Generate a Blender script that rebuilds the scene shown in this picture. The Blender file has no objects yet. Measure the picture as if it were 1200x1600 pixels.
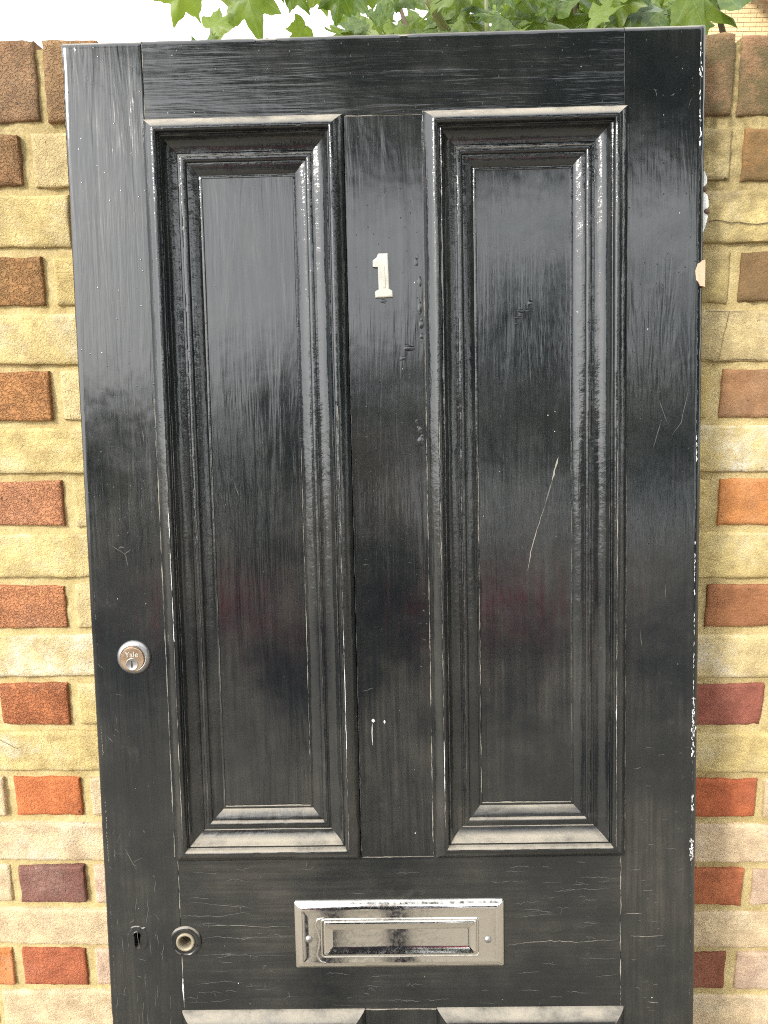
import bpy, bmesh, math, random
from mathutils import Vector, Matrix, noise
R = math.radians
rnd = random.Random(7)
S = bpy.context.scene
C = S.collection

# ------------------------------------------------------------------ camera
CAM_Z = 1.6034
cd = bpy.data.cameras.new('camera'); cam = bpy.data.objects.new('camera', cd); C.objects.link(cam)
cd.sensor_fit = 'VERTICAL'; cd.sensor_height = 24.0; cd.lens = 24.0 * 1215 / 1600
cd.clip_start = 0.02; cd.clip_end = 2000
cr = Vector((0.9999118, 0.01230615, -0.00499436)); cu = Vector((0.00245085, 0.19861686, 0.98007415))
cf = Vector((-0.0130529, 0.97999995, -0.19856918))
cam.matrix_world = Matrix(((cr.x, cu.x, -cf.x, 0), (cr.y, cu.y, -cf.y, -1.0538), (cr.z, cu.z, -cf.z, CAM_Z), (0, 0, 0, 1)))
S.camera = cam

# ------------------------------------------------------------------ sky and sun
SUN_EL, SUN_AZ = R(31), math.atan2(-0.62, -0.78)          # sun high to the left, behind the camera
w = bpy.data.worlds.new('World'); S.world = w; w.use_nodes = True
nt = w.node_tree; bg = nt.nodes['Background']
sky = nt.nodes.new('ShaderNodeTexSky'); sky.sky_type = 'NISHITA'; sky.sun_disc = False
sky.sun_elevation = SUN_EL; sky.sun_rotation = SUN_AZ % (2 * math.pi)
sky.air_density = 1.0; sky.dust_density = 4.0; sky.ozone_density = 1.0
hs = nt.nodes.new('ShaderNodeHueSaturation'); hs.inputs['Saturation'].default_value = 0.35
# thin bright cloud over the whole sky
wtc = nt.nodes.new('ShaderNodeTexCoord'); wn = nt.nodes.new('ShaderNodeTexNoise'); wn.inputs['Scale'].default_value = 2.2; wn.inputs['Detail'].default_value = 5
wr = nt.nodes.new('ShaderNodeMapRange'); wr.inputs[1].default_value = 0.25; wr.inputs[2].default_value = 0.75; wr.inputs[3].default_value = 0.55; wr.inputs[4].default_value = 0.95
wm = nt.nodes.new('ShaderNodeMix'); wm.data_type = 'RGBA'; wm.inputs[7].default_value = (12.2, 12.6, 13.0, 1)
nt.links.new(wtc.outputs['Generated'], wn.inputs['Vector']); nt.links.new(wn.outputs['Fac'], wr.inputs[0]); nt.links.new(wr.outputs[0], wm.inputs[0])
nt.links.new(sky.outputs[0], hs.inputs['Color']); nt.links.new(hs.outputs[0], wm.inputs[6]); nt.links.new(wm.outputs[2], bg.inputs['Color'])
bg.inputs['Strength'].default_value = 0.15
sd = bpy.data.lights.new('sun', 'SUN'); sun = bpy.data.objects.new('sun', sd); C.objects.link(sun)
sd.energy = 1.5; sd.angle = R(10); sd.color = (1, 0.95, 0.87)
to_sun = Vector((math.sin(SUN_AZ) * math.cos(SUN_EL), math.cos(SUN_AZ) * math.cos(SUN_EL), math.sin(SUN_EL)))
sun.rotation_euler = to_sun.to_track_quat('Z', 'Y').to_euler()
sun.location = to_sun * 30
vs = S.view_settings
vs.view_transform = 'Standard'; vs.look = 'None'; vs.exposure = 1.15; vs.gamma = 1.0; vs.use_curve_mapping = False
S.cycles.use_denoising = False; S.cycles.filter_width = 1.1; S.cycles.max_bounces = 8; S.cycles.transparent_max_bounces = 8

# ------------------------------------------------------------------ helpers
def obj(name, verts, faces, mat, parent=None, smooth=False, sharp=None):
    me = bpy.data.meshes.new(name); me.from_pydata([tuple(v) for v in verts], [], faces)
    if mat: me.materials.append(mat)
    if smooth:
        me.shade_smooth()
        if sharp: me.set_sharp_from_angle(angle=R(sharp))
    me.update()
    o = bpy.data.objects.new(name, me); C.objects.link(o)
    if parent: o.parent = parent
    return o
def empty(name, loc=(0, 0, 0), rz=0):
    o = bpy.data.objects.new(name, None); C.objects.link(o); o.location = loc; o.rotation_euler.z = rz
    o.empty_display_size = 0.1
    return o
def tag(o, label, cat, group=None):
    o['label'] = label; o['category'] = cat
    if group: o['group'] = group
    return o
def kind(o, k): o['kind'] = k; return o
class MB:
    def __init__(s): s.v = []; s.f = []
    def add(s, v, f):
        b = len(s.v); s.v += [tuple(p) for p in v]; s.f += [tuple(i + b for i in q) for q in f]
    def box(s, x0, x1, y0, y1, z0, z1):
        s.add([(x0, y0, z0), (x1, y0, z0), (x1, y1, z0), (x0, y1, z0), (x0, y0, z1), (x1, y0, z1), (x1, y1, z1), (x0, y1, z1)],
              [(3, 2, 1, 0), (4, 5, 6, 7), (0, 1, 5, 4), (1, 2, 6, 5), (2, 3, 7, 6), (3, 0, 4, 7)])
    def loft(s, secs, closed=True, caps=True):
        n = len(secs[0]); v = [p for q in secs for p in q]; f = []
        for i in range(len(secs) - 1):
            for j in range(n if closed else n - 1):
                k = (j + 1) % n
                f.append((i * n + j, i * n + k, (i + 1) * n + k, (i + 1) * n + j))
        if caps and closed:
            f.append(tuple(range(n - 1, -1, -1))); f.append(tuple((len(secs) - 1) * n + j for j in range(n)))
        s.add(v, f)
    def tube(s, pts, rad, n=8):
        pts = [Vector(p) for p in pts]; secs = []
        for i, p in enumerate(pts):
            d = (pts[min(i + 1, len(pts) - 1)] - pts[max(i - 1, 0)]).normalized()
            a = d.orthogonal().normalized(); b = d.cross(a)
            if secs:                                                  # keep rings aligned
                a = (lasta - d * lasta.dot(d)).normalized(); b = d.cross(a)
            lasta = a
            r = rad[i] if isinstance(rad, (list, tuple)) else rad
            secs.append([p + (a * math.cos(t) + b * math.sin(t)) * r for t in [2 * math.pi * k / n for k in range(n)]])
        s.loft(secs)
    def build(s, name, mat, parent=None, smooth=False, sharp=None): return obj(name, s.v, s.f, mat, parent, smooth, sharp)
def nz(x, y=0, z=0): return noise.noise(Vector((x, y, z)))

# ------------------------------------------------------------------ material helpers
class NT:
    def __init__(s, name):
        s.m = bpy.data.materials.new(name); s.m.use_nodes = True; s.t = s.m.node_tree
        s.b = s.t.nodes['Principled BSDF']; s.out = s.t.nodes['Material Output']
    def n(s, typ, **kw):
        o = s.t.nodes.new(typ)
        for k, v in kw.items():
            if k.startswith('i_'):
                key = k[2:]; key = int(key) if key.isdigit() else key.replace('_', ' ')
                s.put(o.inputs[key], v)
            else: setattr(o, k, v)
        return o
    def put(s, inp, v):
        if isinstance(v, bpy.types.NodeSocket): s.t.links.new(v, inp)
        else: inp.default_value = v
    def pos(s, scale=(1, 1, 1), obj=True, loc=(0, 0, 0)):
        tc = s.n('ShaderNodeTexCoord') if obj else s.n('ShaderNodeNewGeometry')
        mp = s.n('ShaderNodeMapping'); mp.inputs['Scale'].default_value = scale; mp.inputs['Location'].default_value = loc
        s.t.links.new(tc.outputs['Object' if obj else 'Position'], mp.inputs['Vector']); return mp.outputs[0]
    def noise(s, vec, scale, detail=4, rough=0.55, dist=0):
        return s.n('ShaderNodeTexNoise', i_Vector=vec, i_Scale=scale, i_Detail=detail, i_Roughness=rough, i_Distortion=dist).outputs['Fac']
    def vor(s, vec, scale, feature='F1'):
        return s.n('ShaderNodeTexVoronoi', feature=feature, i_Vector=vec, i_Scale=scale)
    def ramp(s, fac, a, b, lo=0.0, hi=1.0):
        return s.n('ShaderNodeMapRange', clamp=True, interpolation_type='SMOOTHSTEP', i_0=fac, i_1=a, i_2=b, i_3=lo, i_4=hi).outputs[0]
    def math(s, op, a, b=0.0, clamp=False):
        return s.n('ShaderNodeMath', operation=op, use_clamp=clamp, i_0=a, i_1=b).outputs[0]
    def mix(s, fac, a, b, mode='MIX'):
        o = s.n('ShaderNodeMix', data_type='RGBA', blend_type=mode)
        s.put(o.inputs[0], fac); s.put(o.inputs[6], a); s.put(o.inputs[7], b); return o.outputs[2]
    def bump(s, h, dist, strength=1.0, normal=None):
        o = s.n('ShaderNodeBump', i_Height=h, i_Distance=dist, i_Strength=strength)
        if normal is not None: s.put(o.inputs['Normal'], normal)
        return o.outputs[0]
    def set(s, **kw):
        for k, v in kw.items(): s.put(s.b.inputs[k.replace('_', ' ')], v)
        return s.m
def plain(name, col, rough=0.5, metal=0.0, spec=0.5):
    t = NT(name); p = t.pos(); f = t.noise(p, 35, 5)
    c = t.mix(t.ramp(f, 0.3, 0.7), tuple(x * 0.82 for x in col) + (1,), tuple(min(1, x * 1.12) for x in col) + (1,))
    return t.set(Base_Color=c, Roughness=t.ramp(f, 0.2, 0.8, max(0, rough - 0.06), rough + 0.08), Metallic=metal, Specular_IOR_Level=spec)

def paint(name, axis, lumpy=False):
    """old black gloss paint, brushed along axis ('x' or 'z'), with dust film, dirt and settled dust on upward faces"""
    t = NT(name)
    st = (1, 1, 0.035) if axis == 'z' else (0.035, 1, 1)
    st2 = (1, 1, 0.12) if axis == 'z' else (0.12, 1, 1)
    pg, pg2, p = t.pos(st), t.pos(st2), t.pos()
    grain = t.noise(pg, 420, 3, 0.6); brush = t.noise(pg, 170, 4, 0.6, 0.3); sag = t.noise(pg2, 42, 3, 0.5, 0.8)
    cloud = t.noise(p, 6, 6, 0.62); cloud2 = t.noise(t.pos(loc=(3, 1, 7)), 17, 6, 0.7, 0.5); fine = t.noise(p, 900, 2, 0.7)
    sep = t.n('ShaderNodeSeparateXYZ', i_0=p)
    low = t.ramp(sep.outputs['Z'], 1.60, 0.95)                       # more film and roughness low down on the door
    # nibs: grit caught in the paint
    v = t.vor(p, 150); nib = t.ramp(v.outputs['Distance'], 0.16, 0.0)
    nibsel = t.math('MULTIPLY', nib, t.ramp(v.outputs['Color'], 0.80, 0.86))
    patch = t.ramp(t.noise(t.pos((1, 1, 0.5), loc=(2, 9, 4)), 9, 4, 0.6), 0.35, 0.66, 0.15, 1.0)     # the brush marks come and go
    h = t.math('ADD', t.math('MULTIPLY', grain, 0.15), t.math('MULTIPLY', brush, 0.55))
    h = t.math('MULTIPLY', h, patch)
    h = t.math('ADD', h, t.math('MULTIPLY', sag, 0.95))
    h = t.math('ADD', h, t.math('MULTIPLY', t.noise(p, 24, 2, 0.5, 0.2), 1.0 if lumpy else 0.32))
    if lumpy: h = t.math('ADD', h, t.math('MULTIPLY', t.noise(p, 140, 3, 0.6, 0.3), 0.45))
    h = t.math('ADD', h, t.math('MULTIPLY', nibsel, 0.16))
    nrm = t.bump(h, 0.00085, 1.0)
    # dust film
    film = t.math('MULTIPLY', t.ramp(cloud, 0.35, 0.75), t.ramp(t.math('ADD', t.math('MULTIPLY', fine, 0.4), t.math('MULTIPLY', brush, 0.6)), 0.25, 0.85))
    film = t.math('MULTIPLY', film, t.math('ADD', 0.085, t.math('MULTIPLY', low, 0.13)))
    film = t.math('ADD', film, t.math('MULTIPLY', t.ramp(cloud2, 0.60, 0.78), t.math('MULTIPLY', t.math('ADD', low, 0.15), 0.06)))
    g = t.n('ShaderNodeNewGeometry'); ns = t.n('ShaderNodeSeparateXYZ', i_0=g.outputs['Normal'])
    up = t.ramp(ns.outputs['Z'], 0.32, 0.80)
    upd = t.math('MULTIPLY', up, t.math('MULTIPLY', t.ramp(t.noise(t.pos((1, 1, 2.5), loc=(1, 5, 2)), 11, 5, 0.75, 0.3), 0.30, 0.62, 0.30, 0.88), t.ramp(fine, 0.2, 0.6, 0.75, 1.0)))
    speck = t.math('MULTIPLY', t.ramp(t.vor(p, 330).outputs['Distance'], 0.14, 0.05), t.ramp(t.noise(p, 60, 2), 0.60, 0.70))
    dust = t.math('MAXIMUM', t.math('ADD', film, t.math('MULTIPLY', speck, 0.22)), upd)
    base = t.mix(cloud, (0.0048, 0.0064, 0.0071, 1), (0.0085, 0.0105, 0.0116, 1))
    col = t.mix(dust, base, (0.34, 0.30, 0.235, 1))
    ro = t.math('ADD', t.ramp(cloud2, 0.3, 0.75, 0.07, 0.17), t.math('MULTIPLY', low, 0.07))
    ro = t.math('ADD', ro, t.math('MULTIPLY', dust, 0.9), True)
    return t.set(Base_Color=col, Roughness=ro, Normal=nrm, IOR=1.62)
M = {}
M['paint_z'] = paint('black gloss paint brushed upright', 'z')
M['paint_x'] = paint('black gloss paint brushed across', 'x')
M['mould_z'] = paint('thick lumpy black gloss upright', 'z', True)
M['mould_x'] = paint('thick lumpy black gloss across', 'x', True)
M['crack'] = plain('dusty crack edge', (0.25, 0.23, 0.19), 0.85)
M['crack_dim'] = plain('grey scuff', (0.10, 0.098, 0.092), 0.7)
M['white'] = plain('old white undercoat', (0.66, 0.65, 0.62), 0.6)
M['cream'] = plain('cream number paint', (0.43, 0.41, 0.35), 0.40)
M['dark'] = plain('dark recess', (0.012, 0.010, 0.009), 0.9)
M['chrome'] = plain('worn nickel', (0.62, 0.585, 0.52), 0.10, 1.0)
M['steel'] = plain('dull steel', (0.36, 0.35, 0.34), 0.42, 1.0)
M['brass'] = plain('worn brass', (0.46, 0.33, 0.22), 0.36, 1.0)
M['dustybrass'] = plain('dusty brass tube', (0.30, 0.255, 0.18), 0.55, 0.4)

def wood():
    t = NT('bare pine'); f = t.noise(t.pos((1, 1, 0.08)), 220, 4, 0.6)
    return t.set(Base_Color=t.mix(f, (0.36, 0.20, 0.12, 1), (0.66, 0.47, 0.33, 1)), Roughness=0.8)
M['wood'] = wood()

def brick_mat():
    t = NT('weathered stock brick'); p = t.pos(obj=False)
    at = t.n('ShaderNodeVertexColor', layer_name='Col'); at2 = t.n('ShaderNodeVertexColor', layer_name='Par')
    par = t.n('ShaderNodeSeparateColor', i_0=at2.outputs[0])          # r: creased face, g: lime bloom, b: soot
    n1 = t.noise(p, 28, 6, 0.65); n2 = t.noise(p, 130, 5, 0.7); n3 = t.noise(p, 9, 4, 0.6); n4 = t.noise(p, 520, 3, 0.7)
    c = t.mix(t.ramp(n1, 0.30, 0.72), t.mix(1.0, at.outputs[0], (0.72, 0.68, 0.66, 1), 'MULTIPLY'), t.mix(1.0, at.outputs[0], (1.16, 1.14, 1.08, 1), 'MULTIPLY'))
    c = t.mix(t.math('MULTIPLY', t.ramp(n4, 0.50, 0.72), 0.42), c, t.mix(1.0, c, (0.58, 0.50, 0.42, 1), 'MULTIPLY'))
    c = t.mix(t.math('MULTIPLY', t.ramp(n4, 0.46, 0.30), 0.35), c, t.mix(1.0, c, (1.25, 1.25, 1.2, 1), 'MULTIPLY'))
    c = t.mix(t.math('MULTIPLY', t.ramp(n2, 0.52, 0.78), 0.35), c, t.mix(1.0, c, (0.55, 0.45, 0.40, 1), 'MULTIPLY'))
    # dark burnt specks
    v = t.vor(p, 62); spk = t.math('MULTIPLY', t.ramp(v.outputs['Distance'], 0.15, 0.08), t.ramp(v.outputs['Color'], 0.74, 0.80))
    c = t.mix(t.math('MULTIPLY', spk, t.ramp(n3, 0.5, 0.62)), c, (0.03, 0.022, 0.02, 1))
    # lime bloom
    bl = t.math('MULTIPLY', t.math('MULTIPLY', t.ramp(n3, 0.46, 0.68), t.ramp(n2, 0.25, 0.65)), par.outputs[1], True)
    c = t.mix(bl, c, (0.72, 0.68, 0.58, 1))
    # grime and lichen on the coping and upper courses
    gr = t.math('MULTIPLY', par.outputs[2], t.ramp(t.noise(p, 20, 6, 0.7), 0.30, 0.62))
    c = t.mix(gr, c, t.mix(n1, (0.085, 0.066, 0.036, 1), (0.17, 0.135, 0.062, 1)))
    # relief
    pw = t.pos((1, 1, 1.3), obj=False)
    worm = t.noise(pw, 190, 2, 0.5, 0.5)
    crease = t.math('ABSOLUTE', t.math('SUBTRACT', worm, 0.5)); crease = t.ramp(crease, 0.0, 0.09)
    sand = t.noise(p, 430, 4, 0.75)
    h = t.math('ADD', t.math('MULTIPLY', t.math('MULTIPLY', crease, par.outputs[0]), 1.0), t.math('MULTIPLY', sand, 0.55))
    h = t.math('ADD', h, t.math('MULTIPLY', t.noise(t.pos((1, 1, 1.6), obj=False, loc=(5, 2, 1)), 120, 4, 0.65, 0.2), 0.9))
    h = t.math('SUBTRACT', h, t.math('MULTIPLY', spk, 0.5))
    c = t.mix(t.math('MULTIPLY', t.math('SUBTRACT', 1.0, crease), t.math('MULTIPLY', par.outputs[0], 0.25)), c, t.mix(1.0, c, (0.6, 0.5, 0.42, 1), 'MULTIPLY'))
    return t.set(Base_Color=c, Roughness=0.92, Normal=t.bump(h, 0.0014, 1.0), Specular_IOR_Level=0.25)
M['brick'] = brick_mat()
def mortar_mat():
    t = NT('sandy lime mortar'); p = t.pos(obj=False)
    n1 = t.noise(p, 22, 6, 0.7); n2 = t.noise(p, 300, 4, 0.7); n3 = t.noise(p, 70, 4, 0.65)
    c = t.mix(t.ramp(n1, 0.3, 0.7), (0.44, 0.345, 0.155, 1), (0.60, 0.485, 0.25, 1))
    c = t.mix(t.math('MULTIPLY', t.ramp(n2, 0.48, 0.72), 0.5), c, (0.27, 0.205, 0.095, 1))
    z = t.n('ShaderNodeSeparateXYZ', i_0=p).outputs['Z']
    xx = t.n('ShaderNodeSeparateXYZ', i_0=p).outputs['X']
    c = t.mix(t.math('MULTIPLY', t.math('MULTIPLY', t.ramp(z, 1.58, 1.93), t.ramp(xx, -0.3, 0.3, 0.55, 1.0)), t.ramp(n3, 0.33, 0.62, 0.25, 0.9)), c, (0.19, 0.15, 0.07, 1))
    return t.set(Base_Color=c, Roughness=0.95, Normal=t.bump(t.math('ADD', t.math('MULTIPLY', n2, 0.5), n3), 0.0022, 1.0), Specular_IOR_Level=0.2)
M['mortar'] = mortar_mat()

# ------------------------------------------------------------------ ground
def ground_mat():
    t = NT('pale gravelled concrete'); p = t.pos(obj=False)
    n1 = t.noise(p, 1.2, 6, 0.65); v = t.vor(p, 55)
    c = t.mix(t.ramp(n1, 0.3, 0.7), (0.27, 0.235, 0.18, 1), (0.38, 0.34, 0.27, 1))
    c = t.mix(t.math('MULTIPLY', t.ramp(v.outputs['Distance'], 0.1, 0.6), 0.6), c, (0.16, 0.135, 0.105, 1))
    return t.set(Base_Color=c, Roughness=0.9, Normal=t.bump(v.outputs['Distance'], 0.004, 0.6))
def asphalt_mat():
    t = NT('asphalt'); p = t.pos(obj=False); n2 = t.noise(p, 130, 4, 0.7)
    return t.set(Base_Color=t.mix(n2, (0.035, 0.035, 0.036, 1), (0.075, 0.073, 0.07, 1)), Roughness=0.88, Normal=t.bump(n2, 0.004, 0.7))
kind(obj('ground', [(-400, -400, -0.12), (400, -400, -0.12), (400, 400, -0.12), (-400, 400, -0.12)], [(0, 1, 2, 3)], ground_mat()), 'structure')
m = MB(); m.box(-60, 60, -5.0, 13.0, -0.119, 0.0); kind(m.build('pavement', bpy.data.materials['pale gravelled concrete']), 'structure')
m = MB(); m.box(-60, 60, -5.14, -5.002, -0.118, 0.004); kind(m.build('kerb', plain('kerb stone', (0.30, 0.29, 0.27), 0.8)), 'structure')
kind(obj('road', [(-200, -13.5, -0.115), (200, -13.5, -0.115), (200, -5.142, -0.115), (-200, -5.142, -0.115)], [(0, 1, 2, 3)], asphalt_mat()), 'structure')

# ------------------------------------------------------------------ brick wall (Flemish bond, brick-on-edge coping)
wall = empty('brick_wall', (0, 0.1, 0))
tag(wall, 'yellow and red brick garden wall behind the leaning black door', 'wall')
def brick_geo(mb, x0, x1, z0, z1, yf, depth, fine, seed):
    """rounded irregular brick; front face towards -Y at yf"""
    nx, nzv = (max(6, int((x1 - x0) / 0.0065)), 11) if fine else (2, 2)
    w, h = x1 - x0, z1 - z0; verts = []; rows = []
    tilt = (rnd.uniform(-1, 1) * 0.0012, rnd.uniform(-1, 1) * 0.0012)
    jz = [rnd.uniform(-1, 1) * 0.0016 for _ in range(4)]
    for j in range(nzv + 1):
        for i in range(nx + 1):
            a, b = i / nx, j / nzv
            if fine:                                                  # crowd the loops at the border
                a = 0.5 - 0.5 * math.cos(math.pi * a) * (0.9 + 0.1 * abs(math.cos(math.pi * a))); b = 0.5 - 0.5 * math.cos(math.pi * b)
            x, z = x0 + w * a, z0 + h * b
            z += (jz[0] * (1 - a) + jz[1] * a) * (1 - b) + (jz[2] * (1 - a) + jz[3] * a) * b
            e = min(a * w, (1 - a) * w, b * h, (1 - b) * h)
            y = yf + tilt[0] * (a - .5) * 2 + tilt[1] * (b - .5) * 2
            if fine:
                edge = max(0, 1 - e / 0.0028)
                wob = nz(x * 55, seed, z * 55) * 0.0016 + nz(x * 190, seed, z * 190) * 0.0009
                if b in (0.0, 1.0) or j in (0, nzv): z += wob
                if i in (0, nx): x += nz(z * 60, seed + 9, 3) * 0.0016 + nz(z * 190, seed, 5) * 0.0009
                y += 0.0016 * edge ** 4 + nz(x * 30, z * 30, seed) * 0.0011 + nz(x * 110, z * 110, seed) * 0.0006
                if edge > 0.01: y += max(0, nz(x * 60, z * 60, seed + 40) - .1) * 0.006 * edge
            verts.append((x, y, z))
    W1 = nx + 1
    f = [(j * W1 + i, j * W1 + i + 1, (j + 1) * W1 + i + 1, (j + 1) * W1 + i) for j in range(nzv) for i in range(nx)]
    ring = [i for i in range(W1)] + [j * W1 + nx for j in range(1, nzv + 1)] + [nzv * W1 + i for i in range(nx - 1, -1, -1)] + [j * W1 for j in range(nzv - 1, 0, -1)]
    b0 = len(verts); verts += [(verts[k][0], yf + depth, verts[k][2]) for k in ring]; n = len(ring)
    f += [(ring[(k + 1) % n], ring[k], b0 + k, b0 + (k + 1) % n) for k in range(n)]
    f.append(tuple(b0 + k for k in range(n)))
    mb.add(verts, f)
def paint_brick(o, ranges):
    """ranges: (vertex count, colour, parameters) in order"""
    me = o.data
    a = me.color_attributes.new('Col', 'FLOAT_COLOR', 'POINT'); b = me.color_attributes.new('Par', 'FLOAT_COLOR', 'POINT')
    ca, cb = [], []
    for n, c, p in ranges: ca += (list(c) + [1.0]) * n; cb += (list(p) + [1.0]) * n
    a.data.foreach_set('color', ca); b.data.foreach_set('color', cb)
YEL = [(0.55, 0.445, 0.205), (0.57, 0.465, 0.22), (0.54, 0.43, 0.19), (0.59, 0.485, 0.26)]
BUF = [(0.62, 0.495, 0.32), (0.64, 0.505, 0.34), (0.60, 0.48, 0.31)]
REDL = {0: (0.27, 0.135, 0.06), 2: (0.33, 0.16, 0.062), 4: (0.41, 0.18, 0.068), 6: (0.44, 0.185, 0.088), 8: (0.45, 0.18, 0.08), 10: (0.40, 0.135, 0.055), 12: (0.52, 0.155, 0.055), 14: (0.22, 0.095, 0.07), 16: (0.41, 0.12, 0.055)}
REDR = {0: (0.31, 0.15, 0.055), 2: (0.235, 0.125, 0.055), 4: (0.33, 0.16, 0.075), 6: (0.50, 0.195, 0.062), 8: (0.34, 0.14, 0.062), 10: (0.29, 0.095, 0.062), 12: (0.43, 0.115, 0.047), 14: (0.40, 0.125, 0.055), 16: (0.255, 0.09, 0.05)}
REDS = [(0.40, 0.16, 0.07), (0.33, 0.14, 0.065), (0.45, 0.17, 0.07), (0.26, 0.11, 0.07)]
PER, HDR, PITCH, BH = 0.3367, 0.102, 0.0744, 0.0625
Z0 = CAM_Z + 0.245                                                # centre of the first course under the coping
left_edges = {0: -0.474, 2: -0.459, 4: -0.463, 6: -0.459, 8: -0.469, 10: -0.477, 12: -0.471, 14: -0.477, 16: -0.487}   # right edge of the red header left of the door
right_edges = {0: 0.440, 2: 0.449, 4: 0.437, 6: 0.445, 8: 0.440, 10: 0.430, 12: 0.434, 14: 0.426, 16: 0.413}
stuff = MB(); stuff_ranges = []; count = 0
def lay(x0, x1, z0, z1, col, par, depth=0.1):
    global count
    cx, cz = (x0 + x1) / 2, (z0 + z1) / 2
    seen = (-0.70 < cx < -0.30 or 0.30 < cx < 0.75) and cz > 0.50
    yf = rnd.uniform(-0.0032, -0.0006)
    if -0.97 < cx < 1.0:
        mb = MB(); brick_geo(mb, x0 - cx, x1 - cx, z0 - cz, z1 - cz, yf - 0.1, depth, seen, rnd.uniform(0, 900))
        o = mb.build('brick', M['brick'], wall, seen, 60 if seen else None); o.location = (cx, 0, cz)
        paint_brick(o, [(len(mb.v), col, par)]); count += 1
    else:
        n0 = len(stuff.v); brick_geo(stuff, x0, x1, z0, z1, yf - 0.1, depth, False, rnd.uniform(0, 900))
        stuff_ranges.append((len(stuff.v) - n0, col, par))
for k in range(25):
    zc = Z0 - PITCH * k; zb, zt = zc - BH / 2 + rnd.uniform(-.001, .001), zc + BH / 2 + rnd.uniform(-.001, .001)
    if zb < 0.0: break
    soot = max(0.0, 0.72 - k * 0.12)
    for n in range(-3, 6):
        drift = 0.0
        h0 = -0.573 + n * PER + (PER / 2 if k % 2 else 0)
        h1 = h0 + HDR
        joint = 0.0135
        hc = rnd.choice(REDS) if rnd.random() < 0.75 else rnd.choice(YEL)
        if k % 2: hc = rnd.choice(REDS + YEL)
        crease = rnd.uniform(0.5, 0.8)
        s1 = h0 + PER - joint
        if k % 2 == 0:
            if n == 0:
                h1 = left_edges.get(k, -0.477); h0 = h1 - HDR + rnd.uniform(0, .003); hc = REDL.get(k, hc); crease = 0.95 if k < 12 else 0.45
            if n == 3:
                h0 = right_edges.get(k, 0.43); h1 = {10: .532, 12: .536, 14: .528, 16: .514}.get(k, h0 + HDR); hc = REDR.get(k, hc); crease = 0.12
            if n == -1: s1 = left_edges.get(k, -0.477) - HDR - joint
            if n == 2: s1 = right_edges.get(k, 0.43) - joint - rnd.uniform(0, .006)
        bloom = rnd.uniform(0, 0.25)
        hc = tuple(min(1, q * f_) for q, f_ in zip(hc, (1.02, 1.14, 1.26)))
        lay(h0, h1, zb, zt, hc, (crease, bloom * 0.4, soot * (0.6 if n < 2 else 1.0)))
        sc = rnd.choice(YEL) if k < 11 else rnd.choice(BUF)
        if k in (11,) : sc = rnd.choice(YEL)
        if k == 16 and n == -1: sc = (0.56, 0.22, 0.075)
        if k % 2 == 0 and k >= 14 and n in (0, 3): sc = (0.56, 0.42, 0.31)
        sj = joint + (rnd.uniform(-.002, .004) if n not in (0,) else 0.002)
        bloom = {9: 0.9, 11: 0.8, 5: 0.35, 13: 0.6}.get(k, rnd.uniform(0.1, 0.5)) if n < 2 else {5: 0.9, 9: 0.75, 13: 0.6}.get(k, 0.3)
        lay(h1 + sj, s1, zb, zt, sc, (0.10 if n >= 2 else 0.28, bloom, soot * (0.35 if n < 2 else 1.0)))
# coping of bricks laid on edge
cb, ct = CAM_Z + 0.290, CAM_Z + 0.3815
CP = 0.0788
for n in range(-11, 24):
    x0 = -0.435 + n * CP; x1 = x0 + CP - 0.0108
    if n == -1: x0 -= 0.022
    if n == -2: x1 -= 0.022
    if n == 10: x1 = 0.4205
    if n == 11: x0 = 0.4285
    c = rnd.choice([(0.34, 0.20, 0.115), (0.30, 0.175, 0.10), (0.36, 0.21, 0.11), (0.32, 0.21, 0.10)])
    lay(x0, x1, cb, ct + rnd.uniform(-.004, .003), c, (0.7 if n < 5 else 0.25, 0.05, 0.45 if n < 5 else 1.0), 0.2)
so = stuff.build('brickwork', M['brick'], wall); kind(so, 'stuff'); paint_brick(so, stuff_ranges)
# mortar: front skin with relief on a solid core
XL, XR, ZT = -1.5, 1.75, CAM_Z + 0.374
mb = MB(); vx = []; step = 0.007
xs = [XL, -1.2, -0.95, -0.72] + [-0.70 + i * step for i in range(int(0.40 / step) + 1)] + [-0.2, 0, 0.2] + [0.33 + i * step for i in range(int(0.34 / step) + 1)] + [0.75, 1.0, 1.3, XR]
zs = [0.0, 0.2, 0.4, 0.5] + [0.52 + i * step for i in range(int((ZT - 0.52) / step))] + [ZT]
for z in zs:
    for x in xs:
        rec = 0.0042 if x < 0 else 0.0032
        y = -0.1 + rec + nz(x * 16, 0, z * 16) * 0.0022 + nz(x * 75, 4, z * 75) * 0.0022 + nz(x * 5, 8, z * 5) * 0.002
        y = max(y, -0.1 + 0.0026)
        vx.append((x, y, z + (nz(x * 20, 1) * 0.004 + nz(x * 90, 2) * 0.002 if z == ZT else 0)))
n = len(xs); fc = [(j * n + i, j * n + i + 1, (j + 1) * n + i + 1, (j + 1) * n + i) for j in range(len(zs) - 1) for i in range(n - 1)]
b0 = len(vx); top = [(len(zs) - 1) * n + i for i in range(n)]
vx += [(vx[k][0], 0.115, vx[k][2]) for k in top]; fc += [(top[i], top[i + 1], b0 + i + 1, b0 + i) for i in range(n - 1)]
b1 = len(vx); vx += [(XL, 0.115, 0), (XR, 0.115, 0)]
fc += [tuple([b0 + i for i in range(n)][::-1] + [b1, b1 + 1])[::-1]]
fc += [tuple([j * n for j in range(len(zs))] + [b0, b1]), tuple(([j * n + n - 1 for j in range(len(zs))] + [b0 + n - 1, b1 + 1])[::-1])]
mo = obj('mortar', vx, fc, M['mortar'], wall, True, 50)
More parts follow.
